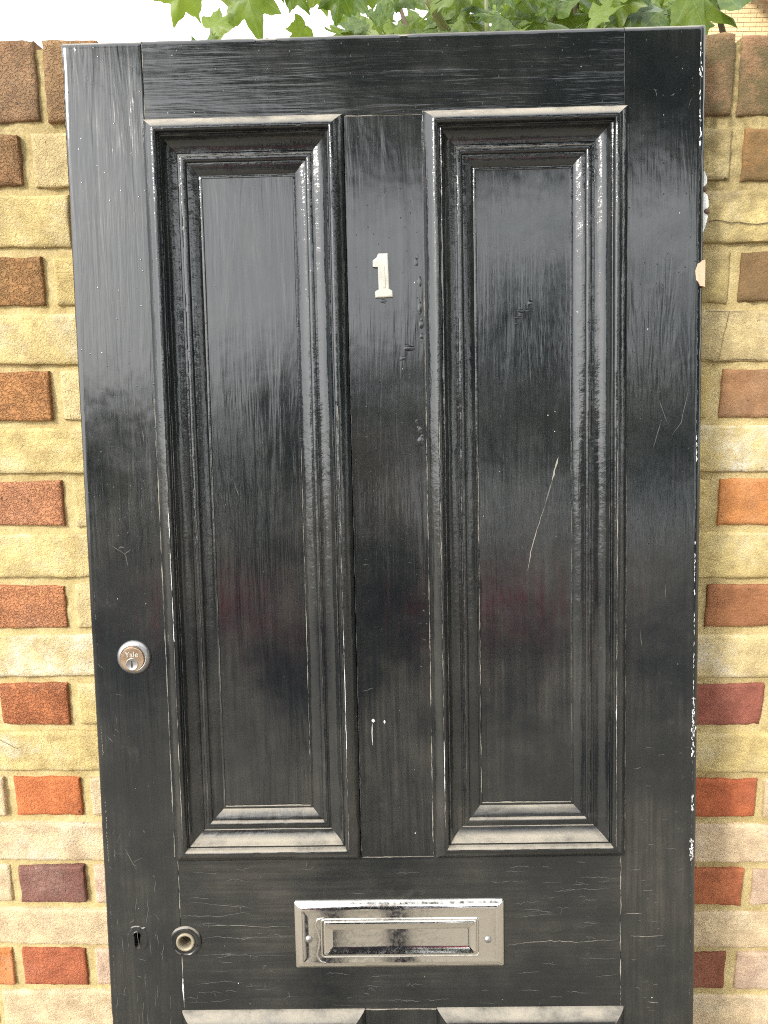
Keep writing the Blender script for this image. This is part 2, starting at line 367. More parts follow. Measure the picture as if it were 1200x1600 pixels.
# fine cracks in the brickwork right of the door
WCR = [([(0.4022, 1.7673), (0.4119, 1.7688), (0.4202, 1.7672), (0.4301, 1.7648), (0.4398, 1.7663), (0.4505, 1.7647), (0.4628, 1.7638), (0.4789, 1.7652)], 0.0018), ([(0.4366, 1.656), (0.4356, 1.6478), (0.4332, 1.6373), (0.4323, 1.6274), (0.4301, 1.6126), (0.4282, 1.5944)], 0.0009), ([(0.4122, 1.5953), (0.4173, 1.5936), (0.4242, 1.5919), (0.4359, 1.5935), (0.4527, 1.5939), (0.4779, 1.5942)], 0.0014), ([(0.4074, 1.6569), (0.4225, 1.656), (0.4366, 1.656), (0.4557, 1.6567)], 0.0008), ([(0.422, 1.4439), (0.4436, 1.4447), (0.4652, 1.4455), (0.4737, 1.4473)], 0.0008), ([(-0.5837, 1.0514), (-0.5766, 1.0462), (-0.5702, 1.0432), (-0.5639, 1.0391), (-0.5565, 1.037)], 0.001)]
def wallstrip(mb, pts, w):
    for i in range(len(pts) - 1):
        (x0, z0), (x1, z1) = pts[i], pts[i + 1]
        d = Vector((x1 - x0, z1 - z0)).normalized(); nx_, nz_ = -d.y * w / 2, d.x * w / 2
        mb.add([(x0 - nx_, -0.1050, z0 - nz_), (x1 - nx_, -0.1050, z1 - nz_), (x1 + nx_, -0.1050, z1 + nz_), (x0 + nx_, -0.1050, z0 + nz_)], [(0, 1, 2, 3)])

wc = MB()
for l, w_ in WCR: wallstrip(wc, [(x + rnd.uniform(-.001, .001), z + rnd.uniform(-.0008, .0008)) for x, z in l], w_ * .7)
kind(wc.build('wall_cracks', plain('crack in mortar', (.10, .072, .035), .95), wall), 'stuff')

# ------------------------------------------------------------------ the door
DH, DW, DT = 1.981, 0.762, 0.045
ex = Vector((0.99985061, 0.00046377, 0.01727852)); ez = Vector((-0.01721307, 0.11765555, 0.99290527)); ey = ez.cross(ex)
TL = Vector((-0.39415653, -0.0459, 0.36358951 + CAM_Z)); org = TL - ez * DH
door = empty('panelled_door')
door.matrix_world = Matrix(((ex.x, ey.x, ez.x, org.x), (ex.y, ey.y, ez.y, org.y), (ex.z, ey.z, ez.z, org.z), (0, 0, 0, 1)))
tag(door, 'worn black four-panel front door numbered 1, leaning against the brick wall', 'door')
def P(u, v, h=0.0): return (u / 1000, -h / 1000, DH - v / 1000)     # millimetres across, down from the top, proud of the face
def arris(t, s, amp=0.5):
    q = nz(t * 14, s) * amp + nz(t * 70, s + 5) * amp * 0.5
    d = nz(t * 33, s + 20)
    return q + (max(0, d - 0.32) * 5.0 * amp)
def stile(name, u0, u1, left_r, right_r, seed):
    secs = []; N = 260
    for v in [0, 0.8, 2.0, 4.0] + [DH * 1000 * i / N for i in range(1, N + 1)]:
        t = v / 1000
        a, b = arris(t, seed) if left_r > 1 else 0, arris(t, seed + 50) if right_r > 1 else 0
        L, Rr = left_r, right_r
        e_ = 3.0 * max(0, 1 - v / 4.0) ** 2 if v < 4 else 0
        secs.append([P(u0 + 0, v, -45), P(u0 + a * .6, v, -L - abs(a)), P(u0 + L * .12 + a, v, -L * .45 - abs(a) * .6), P(u0 + L * .45 + a, v, -e_ - L * .12 - abs(a) * .3), P(u0 + L + a * .4, v, -e_), P(u0 + L + 2.5, v, -e_), P(u1 - Rr - 2.5, v, -e_),
                     P(u1 - Rr - b * .4, v, -e_), P(u1 - Rr * .45 - b, v, -Rr * .22 - abs(b) * .3), P(u1 - Rr * .12 - b, v, -Rr * .5 - abs(b) * .6), P(u1 - b * .6, v, -Rr - abs(b)), P(u1, v, -45)])
    mb = MB(); mb.loft(secs[::-1]); return mb.build(name, M['paint_z'], door, True, 30)
def rail(name, u0, u1, v0, v1, top_r, bot_r, seed, mat='paint_x'):
    secs = []; N = 180
    for i in range(N + 1):
        u = u0 + (u1 - u0) * i / N; t = u / 1000
        a = arris(t, seed, 0.8) if top_r > 1 else 0
        Tp, B = top_r, bot_r
        secs.append([P(u, v0, -45), P(u, v0 + a * .8, -Tp - abs(a)), P(u, v0 + Tp * .2 + a, -Tp * .4 - abs(a) * .6), P(u, v0 + Tp + a * .5, 0), P(u, v0 + Tp + 3, 0), P(u, v1 - B - 1, 0), P(u, v1 - B, 0), P(u, v1, -B), P(u, v1, -45)])
    mb = MB(); mb.loft(secs); return mb.build(name, M[mat], door, True, 30)
G = 0.25
stile_l = stile('stile', 0, 97 - G, 4.5, 0.5, 1)
stile_r = stile('stile', 665 + G, 762, 0.5, 8.5, 90)
rail('rail', 97 + G, 665 - G, 0, 92.5 - G, 3.6, 0.5, 300)
rail_m = rail('rail', 97 + G, 665 - G, 1008.5 + G, 1215 - G, 0.5, 0.5, 310)
rail('rail', 97 + G, 665 - G, 1795 + G, 1981, 0.5, 3, 320)
def upright(v0, v1):
    mb = MB(); secs = []
    for v in [v0 + G, v0 + G + .5] + [v0 + (v1 - v0) * i / 20 for i in range(1, 20)] + [v1 - G - .5, v1 - G]:
        hh = -0.5 if v in (v0 + G, v1 - G) else 0
        secs.append([P(333, v, -45), P(333, v, -1), P(334, v, hh), P(427, v, hh), P(428, v, -1), P(428, v, -45)])
    mb.loft(secs[::-1]); return mb.build('muntin', M['paint_z'], door, True, 30)
upright(92.5, 1008.5); upright(1215, 1795)
PROF = [(0, -0.4), (0.2, 2.6), (1.8, 5.2), (4.6, 8.2), (8.0, 11.0), (11.2, 13.0), (14.0, 13.9), (16.2, 13.5), (17.6, 12.0), (18.2, 9.4), (18.4, 6.6), (19.0, 6.3), (21.4, 7.0), (22.0, 6.2), (22.8, 3.6), (25.0, 0.4),
        (28.7, -2.5), (33, -4.3), (37, -5.0), (37.4, -6.6), (39.8, -6.6), (40.4, -5.9), (43.4, -5.3), (45.8, -5.9), (47.2, -7.4), (47.6, -9.2), (49.2, -9.3), (53, -10.5), (57, -12.4), (60.2, -14.2), (60.8, -14.9), (62, -14.5), (63.6, -14.6), (64.6, -15.6)]
CLOSE = [(64.6, -16.2), (5, -16.2), (5, -0.4)]
def moulding(panel, u0, u1, v0, v1):
    for side in range(4):
        secs = []; N = 200 if side % 2 else 60; sd = rnd.uniform(0, 500); full = PROF + CLOSE
        for i in range(N + 1):
            sec = []
            for d, h in full:
                g = 0.12
                if side in (0, 2): a0, a1 = u0 + d + g, u1 - d - g
                else: a0, a1 = v0 + d + g, v1 - d - g
                a = a0 + (a1 - a0) * i / N
                wob = nz(a / 45, sd, d / 9) * 0.28 + nz(a / 11, sd + 7, d / 5) * 0.22
                dd, hh = d + nz(a / 60, sd + 3, d / 15) * 0.25 * (0 < d < 62), h + wob * (d > 0)
                if (d, h) in CLOSE: dd, hh = d, h
                sec.append(P(a, v0 + dd, hh) if side == 0 else P(u1 - dd, a, hh) if side == 1 else P(a, v1 - dd, hh) if side == 2 else P(u0 + dd, a, hh))
            secs.append(sec)
        if side in (1, 2): secs = secs[::-1]
        mb = MB(); mb.loft(secs); mb.build('moulding', M['mould_x' if side in (0, 2) else 'mould_z'], panel, True, 38)
for (u0, u1, v0, v1, o0, o1, w0, w1) in ((94.5, 333, 91, 1009.5, 97.5, 332.5, 93, 1008), (427, 669, 90, 1009.5, 428.5, 664.5, 93, 1008), (94.5, 333.5, 1214, 1797, 97.5, 332.5, 1216, 1794), (427.5, 669, 1213.5, 1797, 428.5, 664.5, 1216, 1794)):
    mb = MB(); N, K = 14, 44; vv = []; sd = rnd.uniform(0, 99)
    for j in range(K + 1):
        for i in range(N + 1):
            u, v = o0 + (o1 - o0) * i / N, w0 + (w1 - w0) * j / K
            vv.append(P(u, v, -15.4 + nz(u / 90, v / 200, sd) * 0.30))
    ff = [(j * (N + 1) + i, (j + 1) * (N + 1) + i, (j + 1) * (N + 1) + i + 1, j * (N + 1) + i + 1) for j in range(K) for i in range(N)]
    mb.add(vv, ff); x0, x1 = o0 / 1000, o1 / 1000
    mb.box(x0, x1, 0.0165, 0.030, DH - w1 / 1000, DH - w0 / 1000)
    pan = mb.build('panel', M['paint_z'], door, True, 30)
    moulding(pan, u0, u1, v0, v1)

# holes for key and spindle, cut through the paint into the wood
def cut(target, verts, faces):
    me = bpy.data.meshes.new('cutter'); me.from_pydata(verts, [], faces)
    bm = bmesh.new(); bm.from_mesh(me); bmesh.ops.recalc_face_normals(bm, faces=bm.faces); bm.to_mesh(me); bm.free()
    co = bpy.data.objects.new('cutter', me); C.objects.link(co); co.parent = door
    md = target.modifiers.new('cut', 'BOOLEAN'); md.object = co; md.operation = 'DIFFERENCE'; md.solver = 'EXACT'
    bpy.context.view_layer.update()
    dg = bpy.context.evaluated_depsgraph_get(); nm = bpy.data.meshes.new_from_object(target.evaluated_get(dg))
    target.modifiers.clear(); target.data = nm; bpy.data.objects.remove(co); bpy.data.meshes.remove(me)
def prism(outline, h0, h1):
    n = len(outline); v = [P(u, q, h0) for u, q in outline] + [P(u, q, h1) for u, q in outline]
    f = [tuple(range(n)), tuple(range(2 * n - 1, n - 1, -1))] + [(i, n + i, n + (i + 1) % n, (i + 1) % n) for i in range(n)]
    return v, f
KEY = [(40 + 4.6 * math.cos(t), 1110.5 - 4.6 * math.sin(t)) for t in [R(-40 + i * 260 / 10) for i in range(11)]] + [(36.6, 1125), (37.6, 1127), (42.6, 1127), (43.6, 1125)]
ROSE = (103, 1119)
circ = lambda c, r, n=28: [(c[0] + r * math.cos(2 * math.pi * i / n), c[1] + r * math.sin(2 * math.pi * i / n)) for i in range(n)]
cut(stile_l, *prism(KEY, -30, 5)); cut(stile_l, *prism(circ(ROSE, 8), -30, 5)); cut(rail_m, *prism(circ(ROSE, 8), -30, 5))

def rings(mb, c, prof, n=40, wob=0.0, seed=0):
    """turned shape on the door face: prof = (radius, height)"""
    secs = []
    for r, h in prof:
        secs.append([P(c[0] + (r + wob * nz(math.cos(t) * 2, math.sin(t) * 2, seed + r)) * math.cos(t), c[1] + (r + wob * nz(math.cos(t) * 2, math.sin(t) * 2, seed + r)) * math.sin(t), h) for t in [2 * math.pi * i / n for i in range(n)]])
    mb.loft(secs, True, False)
    if prof[-1][0] < 0.9: mb.f.append(tuple(len(mb.v) - n + i for i in range(n)))
    return mb
# cylinder lock
Y = (53.5, 742)
lock = rings(MB(), Y, [(21.5, -0.3), (21.5, 1.2), (20.8, 2.6), (19.0, 4.4), (17.2, 5.6), (16.4, 6.0), (15.6, 5.8), (15.2, 4.8), (14.8, 4.6), (0.5, 4.6)]).build('cylinder_lock', M['steel'], door, True, 40)
FC = (52.6, 743.4)
rings(MB(), FC, [(15.0, 4.0), (15.0, 6.2), (14.5, 6.7), (0.5, 6.7)]).build('lock_face', M['brass'], lock, True, 30)
rings(MB(), (52.4, 749.5), [(7.6, 6.5), (7.6, 7.2), (7.2, 7.4), (6.6, 7.1), (0.5, 7.1)]).build('lock_plug', M['steel'], lock, True, 30)
mb = MB(); mb.add(*prism([(51.4, 745.2), (52.6, 745.0), (52.9, 747.6), (53.4, 750), (53.0, 753.8), (51.6, 754), (51.2, 750.5), (51.8, 748)], 6.5, 7.22)); mb.build('key_slot', M['dark'], lock)
def text(body, size, u, v, h, mat, parent, name, ext=0.0004):
    cu_ = bpy.data.curves.new('t', 'FONT'); cu_.body = body; cu_.size = size; cu_.extrude = ext; cu_.align_x = 'CENTER'; cu_.offset = size * 0.012
    to = bpy.data.objects.new('t', cu_); C.objects.link(to); bpy.context.view_layer.update()
    me = bpy.data.meshes.new_from_object(to.evaluated_get(bpy.context.evaluated_depsgraph_get()))
    bpy.data.objects.remove(to)
    for q in me.vertices: x, y, z = q.co; q.co = (u / 1000 + x, -h / 1000 - z, DH - v / 1000 + y)
    me.materials.clear(); me.materials.append(mat); o = bpy.data.objects.new(name, me); C.objects.link(o); o.parent = parent; return o
text('Yale', 0.0098, 52.4, 740.4, 6.8, M['cream'], lock, 'lettering')
# dust-filled paint ridge round the lock
# house number
NUM = [(371.5, 253.5), (383, 253.5), (384.2, 296.5), (388.2, 298), (388, 305), (367, 305.5), (366.8, 298.5), (371.2, 296.8), (370.6, 269), (364.6, 268.6), (364.6, 261.6), (369.5, 258)]
mb = MB(); n = len(NUM); cxn, cyn = 376, 280
def shrink(k): return [(cxn + (u - cxn) * k if abs(u - cxn) > 3 else u, cyn + (v - cyn) * (1 - (1 - k) * .35)) for u, v in NUM]
secs = [[P(u, v, h) for u, v in shrink(k)] for k, h in ((1, -.2), (1, 2.6), (0.93, 3.6), (0.80, 4.0))]
mb.loft(secs, True, False); mb.f.append(tuple(3 * n + i for i in range(n)))
number = mb.build('house_number', M['cream'], door)
mb = MB(); mb.loft([[P(u, v, h) for u, v in ((376.2 - q, 269), (378.2 + q, 269), (378.8 + q, 294), (376.8 - q, 294))] for q, h in ((0.8, 3.8), (0.3, 4.7))], True, False); mb.f.append((4, 5, 6, 7)); mb.build('ridge', M['cream'], number)
# letter plate
def rrect(u0, u1, v0, v1, r, n=5):
    pts = []
    for cx_, cy_, a0 in ((u1 - r, v0 + r, -90), (u1 - r, v1 - r, 0), (u0 + r, v1 - r, 90), (u0 + r, v0 + r, 180)):
        pts += [(cx_ + r * math.cos(R(a0 + 90 * i / n)), cy_ + r * math.sin(R(a0 + 90 * i / n))) for i in range(n + 1)]
    return pts
def plate(name, u0, u1, v0, v1, prof, mat, parent, cap=True, hub=None):
    mb = MB(); secs = [[P(a, b, h) for a, b in rrect(u0 + i, u1 - i, v0 + i, v1 - i, max(0.4, r))] for i, h, r in prof]
    mb.loft(secs[::-1], True, False); n = len(secs[0])
    if cap: mb.f.append(tuple(range(n)))
    return mb.build(name, mat, parent, True, 35)
def chrome():
    t = NT('polished nickel'); p = t.pos(); a = t.noise(p, 16, 0, 0.5); f = t.noise(p, 160, 4, 0.6)
    h = t.math('ADD', t.math('MULTIPLY', a, 1.0), t.math('MULTIPLY', f, 0.012))
    g = t.n('ShaderNodeNewGeometry'); up = t.ramp(t.n('ShaderNodeSeparateXYZ', i_0=g.outputs['Normal']).outputs['Z'], 0.45, 0.8)
    d = t.math('MULTIPLY', up, t.ramp(f, 0.3, 0.65, 0.35, 0.75))  # dust on upward faces, made paler to stand in for reflected sky
    return t.set(Base_Color=t.mix(d, (0.64, 0.625, 0.59, 1), (0.52, 0.50, 0.45, 1)), Metallic=t.ramp(d, 0.1, 0.6, 1.0, 0.5), Roughness=t.math('ADD', t.ramp(f, 0.35, 0.8, 0.07, 0.20), t.math('MULTIPLY', d, 0.5)), Normal=t.bump(h, 0.0022, 0.45))
M['nickel'] = chrome()
lp = plate('letter_plate', 245.5, 515, 1065.5, 1156, [(0, -.3, 3), (0.2, 2.2, 3), (1.2, 3.4, 3), (8.0, 6.6, 2.2), (9.2, 6.9, 2), (11, 6.7, 2), (18, 6.3, 3), (19, 6.3, 3)], M['nickel'], door)
plate('flap', 279.5, 483.5, 1086.5, 1139.5, [(0, 5.0, 4), (0.3, 6.9, 4), (1.4, 7.5, 4), (2.2, 6.2, 3.6), (3.2, 6.0, 3.4), (4.4, 8.6, 3.2), (6, 9.3, 3), (7.4, 8.8, 2.6), (11, 6.9, 2), (16, 6.2, 2), (23, 5.9, 1)], M['nickel'], lp)
mb = MB(); mb.tube([P(u, v, 6.4) for u, v in ((285, 1146), (278, 1144), (273.5, 1136), (276.5, 1126), (278, 1114), (275.5, 1103), (273, 1095), (276, 1087.5), (284, 1086))], 0.0013, 8); mb.build('spring_housing', M['nickel'], lp, True)
for c in ((264, 1114), (494, 1117)): rings(MB(), c, [(4.6, 6.2), (4.4, 7.4), (3.4, 8.6), (1.8, 9.3), (0.4, 9.5)], 20).build('screw', M['steel'], lp, True)
# keyhole surround, thick with paint
mb = MB(); n = len(KEY); oc = (41, 1115)
def ko(k, wob):
    out = []
    for i, (u, v) in enumerate(KEY):
        a = math.atan2(v - oc[1], u - oc[0]); rr = k + wob * nz(math.cos(a) * 2.5, math.sin(a) * 2.5, k)
        out.append((oc[0] + rr * math.cos(a) * 0.92, oc[1] + rr * math.sin(a) * 1.08))
    return out
def dense(l, m=4): return [((l[i][0] * (m - j) + l[(i + 1) % len(l)][0] * j) / m, (l[i][1] * (m - j) + l[(i + 1) % len(l)][1] * j) / m) for i in range(len(l)) for j in range(m)]
kk = dense(KEY, 4)
def radial(k, wob, seed):
    out = []
    for u, v in kk:
        a = math.atan2(v - oc[1], u - oc[0]); rr = k + wob * nz(math.cos(a) * 3, math.sin(a) * 3, seed); out.append((oc[0] + rr * math.cos(a) * 0.95, oc[1] + rr * math.sin(a) * 1.1))
    return out
mb.loft([[P(u, v, -6) for u, v in kk], [P(u, v, 1.0) for u, v in kk]] + [[P(oc[0] + (u - oc[0]) * 1.12, oc[1] + (v - oc[1]) * 1.08, 1.5) for u, v in kk]] + [[P(u, v, h + 0.3 * nz(u / 3, v / 3, 1)) for u, v in radial(k, wb, s)] for k, h, wb, s in ((10, 0.9, 1.5, 1), (12.5, 0.8, 2.2, 2), (14, 0.9, 2.8, 3), (15.2, 0.4, 3.2, 3), (16.4, -0.3, 3.6, 3))], True, False)
mb.build('keyhole_surround', M['paint_z'], door, True, 50)
# empty knob rose with spindle tube
rose = rings(MB(), ROSE, [(20.6, -0.3), (20.4, 1.6), (19.4, 2.8), (17.8, 3.1), (16.6, 2.4), (15.2, 1.9), (12.6, 2.0), (11.8, 1.6)], 44, 0.5, 3).build('knob_rose', M['paint_x'], door, True, 40)
rings(MB(), ROSE, [(12.2, 1.4), (11.8, 3.6), (11.2, 4.2), (10.2, 4.4), (9.2, 4.0), (7.9, 2.2), (7.6, -2), (7.5, -28)], 36).build('collar', M['dustybrass'], rose, True, 40)
rings(MB(), ROSE, [(7.9, -27), (0.5, -27)], 24).build('spindle_end', M['dark'], rose)
for a in (20, 160): rings(MB(), (ROSE[0] + 15.3 * math.cos(R(a)), ROSE[1] + 15.3 * math.sin(R(a))), [(1.9, 1.6), (1.7, 3.0), (0.8, 3.5)], 12).build('screw', M['dark'], rose, True)
# folded-out hinge leaf on the right edge
HG = [(764, 158), (768, 162), (770.5, 169), (770.5, 175), (768, 178), (766, 182), (767, 186), (771, 189), (772.5, 196), (772.5, 203), (770, 206), (769.6, 211), (772, 214), (769, 226), (765, 237)]
mb = MB(); mb.add(*prism([(758, 160)] + HG + [(758, 236)], -20, -17.5)); hg = mb.build('hinge_leaf', plain('hinge white', (0.78, 0.78, 0.74), 0.45), door)
mb = MB(); mb.add(*prism([(758, 157)] + [(u + 1.2, v + (v - 198) * 0.03) for u, v in HG] + [(758, 241)], -24, -20.2)); mb.build('hinge_plate', M['paint_z'], hg)
for c in ((767.4, 182), (770.6, 208)): rings(MB(), c, [(3.4, -17.6), (3.2, -16.6), (1.5, -16), (0.5, -16)], 16).build('screw', plain('rusty screw', (0.09, 0.055, 0.035), 0.7), hg, True)
# exposed wood where the edge has broken off
CHIP = [(762.6, 269.5), (759.5, 270), (757, 272.4), (753.6, 274), (752.4, 278), (750.8, 282.5), (751.6, 289), (752.0, 293), (755, 296), (757, 300), (760, 300.4), (762.6, 301.5)]
mb = MB(); mb.add(*prism(CHIP, -6.5, 0.35)); mb.build('broken_edge', M['wood'], door)

# ------------------------------------------------------------------ cracks, scratches and flakes in the paint
def strip(mb, pts, wid, h=0.22, jag=0.0, taper=True, sub=4):
    q = []
    for i in range(len(pts) - 1):
        for j in range(sub): q.append([pts[i][k] + (pts[i + 1][k] - pts[i][k]) * j / sub for k in (0, 1)])
    q.append(list(pts[-1]))
    for i, p in enumerate(q):
        if 0 < i < len(q) - 1: p[0] += rnd.uniform(-jag, jag); p[1] += rnd.uniform(-jag, jag)
    L = len(q) - 1; v = []; f = []
    for i, p in enumerate(q):
        a, b = q[max(0, i - 1)], q[min(L, i + 1)]; d = Vector((b[0] - a[0], b[1] - a[1]))
        d = d.normalized() if d.length > 1e-6 else Vector((1, 0))
        ww = wid / 2 * (min(1, (min(i, L - i) / L) * 3 + 0.15) if taper else 1) * rnd.uniform(0.5, 1.25)
        v += [P(p[0] - d.y * ww, p[1] + d.x * ww, h), P(p[0] + d.y * ww, p[1] - d.x * ww, h)]
        if i: f.append((2 * i - 2, 2 * i - 1, 2 * i + 1, 2 * i))
    mb.add(v, f)
def fleck(mb, u, v, r, h=0.24, asp=1.0):
    n = rnd.randint(4, 6); a0 = rnd.uniform(0, 6)
    pts = [(u + r * rnd.uniform(.5, 1) * math.cos(a0 + 6.283 * i / n), v + asp * r * rnd.uniform(.5, 1) * math.sin(a0 + 6.283 * i / n)) for i in range(n)]
    mb.add([P(a, b, h) for a, b in pts], [tuple(range(n))[::-1]])
cr, dim, wh = MB(), MB(), MB()
LONG = [[(517, 1129), (542, 1126), (575, 1124), (608, 1126), (641, 1124), (662, 1123)], [(122, 1099), (162, 1098), (195, 1101), (241, 1100)], [(124, 1116), (145, 1113), (169, 1116), (203, 1115), (240, 1114)], [(118, 1139), (152, 1138), (194, 1140), (244, 1140)], [(105, 1065), (138, 1069), (171, 1073), (196, 1075)], [(112, 1084), (146, 1086), (179, 1081), (191, 1083)], [(584, 1053), (608, 1055), (633, 1055), (659, 1053)], [(612, 1039), (641, 1039), (662, 1041)], [(526, 1092), (559, 1089), (583, 1087)], [(108, 1180), (151, 1174), (176, 1177)], [(612, 1148), (662, 1149)], [(633, 1173), (662, 1171)], [(115, 1025), (140, 1028), (152, 1027)], [(169, 1022), (181, 1024), (194, 1019)]]
TICK = [[(676, 1030), (691, 1029)], [(690, 1058), (708, 1058)], [(669, 1089), (692, 1088)], [(697, 1098), (715, 1099)], [(678, 1118), (698, 1120), (720, 1118)], [(709, 1132), (725, 1132)], [(678, 1151), (686, 1150)], [(707, 1185), (714, 1185)], [(701, 1208), (715, 1210)], [(683, 1188), (693, 1191)], [(722, 1001), (738, 1003)], [(699, 996), (710, 997)]]
for i, l in enumerate(LONG): strip(cr if i in (0, 1) else dim, l, 0.55, jag=0.9, sub=6)
for i, l in enumerate(TICK): strip(cr if i in (2, 4, 8) else dim, l, 0.7, jag=0.6)
for _ in range(95):                                                   # crazing on the lock rail
    u = 100 + 560 * rnd.random() ** (1.5 if rnd.random() < .6 else 0.8); v = rnd.uniform(1018, 1208); L = rnd.uniform(5, 34)
    if 238 < u + L and u < 522 and 1058 < v < 1164: continue
    if u + L > 660: continue
    k = rnd.random(); vv = v + rnd.uniform(-3, 3)
    strip(cr if k < 0.06 else dim, [(u, v), (u + L * .4, v + rnd.uniform(-2, 2)), (u + L, vv)], rnd.uniform(.35, .65), jag=0.9)
    if rnd.random() < 0.25: strip(dim, [(u + L * .4, v), (u + L * .4 + rnd.uniform(-3, 3), v + rnd.uniform(-12, 12))], 0.45, jag=0.8)
for _ in range(30):
    u, v = (rnd.uniform(672, 745), rnd.uniform(860, 1225)); L = rnd.uniform(3, 10)
    strip(dim, [(u, v), (u + L, v + rnd.uniform(-2, 2))], .5, jag=.5)
for _ in range(26):
    u, v = (rnd.uniform(8, 88), rnd.uniform(1030, 1225)); L = rnd.uniform(6, 30)
    strip(dim, [(u, v), (u + rnd.uniform(-4, 4), v + L)], .55, jag=.8)
# joints between the members
def broken(mb, a, b, wid, fill=0.7, seg=14, jag=.35, h=.22):
    L = math.hypot(b[0] - a[0], b[1] - a[1]); n = max(2, int(L / seg))
    for i in range(n):
        if rnd.random() < fill:
            t0, t1 = i / n, (i + rnd.uniform(.6, 1.05)) / n
            strip(mb, [(a[0] + (b[0] - a[0]) * t0, a[1] + (b[1] - a[1]) * t0), (a[0] + (b[0] - a[0]) * t1, a[1] + (b[1] - a[1]) * t1)], wid * rnd.uniform(.6, 1.3), h, jag, sub=4)
def joint(mb, a, b, wid, jag=.3, h=.22):
    n = max(3, int(math.hypot(b[0] - a[0], b[1] - a[1]) / 3.0)); q = []; ph = rnd.uniform(0, 99); v = []; f = []
    for i in range(n + 1):
        t_ = i / n; q.append((a[0] + (b[0] - a[0]) * t_, a[1] + (b[1] - a[1]) * t_))
    vert = abs(b[1] - a[1]) > abs(b[0] - a[0])
    for i, (u, w_) in enumerate(q):
        ww = wid * max(0.0, .45 + 1.6 * nz(i * .13, ph) + .7 * nz(i * .7, ph)) * .5; o = jag * nz(i * .35, ph + 7) * 2
        v += [P(u - ww + o, w_, h), P(u + ww + o, w_, h)] if vert else [P(u, w_ + ww + o, h), P(u, w_ - ww + o, h)]
        if i: f.append((2 * i - 2, 2 * i - 1, 2 * i + 1, 2 * i))
    mb.add(v, f)
joint(cr, (97, 4), (97, 90), .6, .1); joint(cr, (97, 1010), (97, 1100), .9); joint(cr, (97, 1140), (97, 1213), .9)
strip(wh, [(97, 1168), (96.6, 1185), (97.2, 1204)], 1.8)
joint(dim, (665, 8), (665, 88), .6, .1); joint(cr, (665, 1012), (665, 1212), 1.1, .5)
joint(cr, (336, 92.5), (426, 92.5), .7, .15); joint(cr, (336, 1008.6), (426, 1008.6), 1.2, .5); joint(cr, (336, 1215), (426, 1215), 1.0, .6)
joint(cr, (93.4, 420), (93.4, 1005), .9); joint(dim, (93.4, 100), (93.4, 520), .9)
joint(cr, (426, 300), (426, 1005), 1.0); joint(dim, (426, 100), (426, 430), .9)
joint(dim, (334.2, 110), (334.2, 1000), .8); joint(cr, (670, 500), (670, 1004), .8); joint(dim, (670, 110), (670, 500), .7)
for a in ((94, 90.0, 333, 90.0), (427, 89.2, 668, 89.2)): joint(dim, a[:2], a[2:], .8)
# worn arrises of the upright mouldings and dust lines against the panels
for u0, u1 in ((94.5, 333), (427, 669)):
    for d, h, w_ in ((14.0, 14.3, .9), (21.4, 7.5, .6), (43.4, -4.8, .6), (63.0, -14.0, 1.0)):
        for uu in (u0 + d, u1 - d):
            joint(cr if d in (63.0, 14.0) and rnd.random() < .6 else dim, (uu, 420 + d), (uu, 1005 - d), w_ * .65, .25, h)
            if rnd.random() < .5: joint(dim, (uu, 120 + d), (uu, 480), w_ * .7, .25, h)
    joint(cr, (u0 + 64, 944.5), (u1 - 64, 944.5), 1.2, .4, -14.2)
joint(wh, (654.6, 800), (654.6, 880), .9, .2, 14.4); joint(wh, (319.2, 690), (319.2, 860), .7, .2, 14.4); joint(wh, (108.8, 560), (108.8, 720), .7, .2, 14.4); joint(wh, (441.2, 850), (441.2, 950), .9, .2, 14.4)
SCR = [[(385, 178), (372, 200)], [(187, 523), (193, 541)], [(709, 435), (719, 462)], [(711, 462), (702, 493)], [(744, 424), (736, 462), (725, 478)], [(688, 719), (690, 739)], [(719, 679), (718, 661)], [(28, 598), (48, 611), (56, 605)], [(48, 611), (51, 627)], [(78, 472), (77, 458)], [(37, 1012), (53, 1005)], [(29, 992), (44, 1023)], [(14, 844), (22, 852)], [(339, 791), (354, 787)]]
for l in SCR: strip(dim, l, .7, jag=.4)
strip(wh, [(351.5, 832), (351, 846), (351.2, 861)], .9); fleck(wh, 353, 829, 2.6); fleck(wh, 367, 831, 1.6, asp=2)
strip(cr, [(590, 502), (586, 515), (582, 531)], 2.4, h=-14.4, jag=.4); strip(cr, [(573, 561), (563, 592), (555, 620), (551, 644)], 1.1, h=-14.6, jag=.3)
strip(dim, [(582, 531), (573, 561)], 1.4, h=-14.6)
# worn arris of the right stile
WR = [((754, 30), (754, 139), 1.0, .6), ((755, 478), (755, 512), 1.2, .8), ((754.5, 608), (754.5, 676), 1.0, .8), ((754.6, 690), (754.6, 770), .7, .5), ((754.6, 775), (754.6, 806), 1.0, .7)]
for a, b, wd, fl in WR: broken(wh, a, b, wd, fl, 7, .5)
for v0, v1, k in ((806, 882, 70), (930, 952, 18), (988, 1018, 45), (96, 140, 12), (20, 60, 9)):
    for _ in range(k): fleck(wh, 754.8 + rnd.gauss(0.3, 0.9), rnd.uniform(v0, v1), rnd.uniform(.3, 0.95), asp=rnd.uniform(1.2, 5))
broken(dim, (754.5, 150), (754.5, 1230), .5, .4, 7, .5)
for v0, v1, fl in ((650, 740, .35), (830, 870, .8), (930, 1010, .8), (1040, 1230, .4)): broken(dim if fl < .5 else cr, (6.8, v0), (7.4, v1), .55, fl, 4, .7)
broken(cr, (2.0, 4), (1.6, 120), 1.6, .95, 10, .3, h=-1.0)
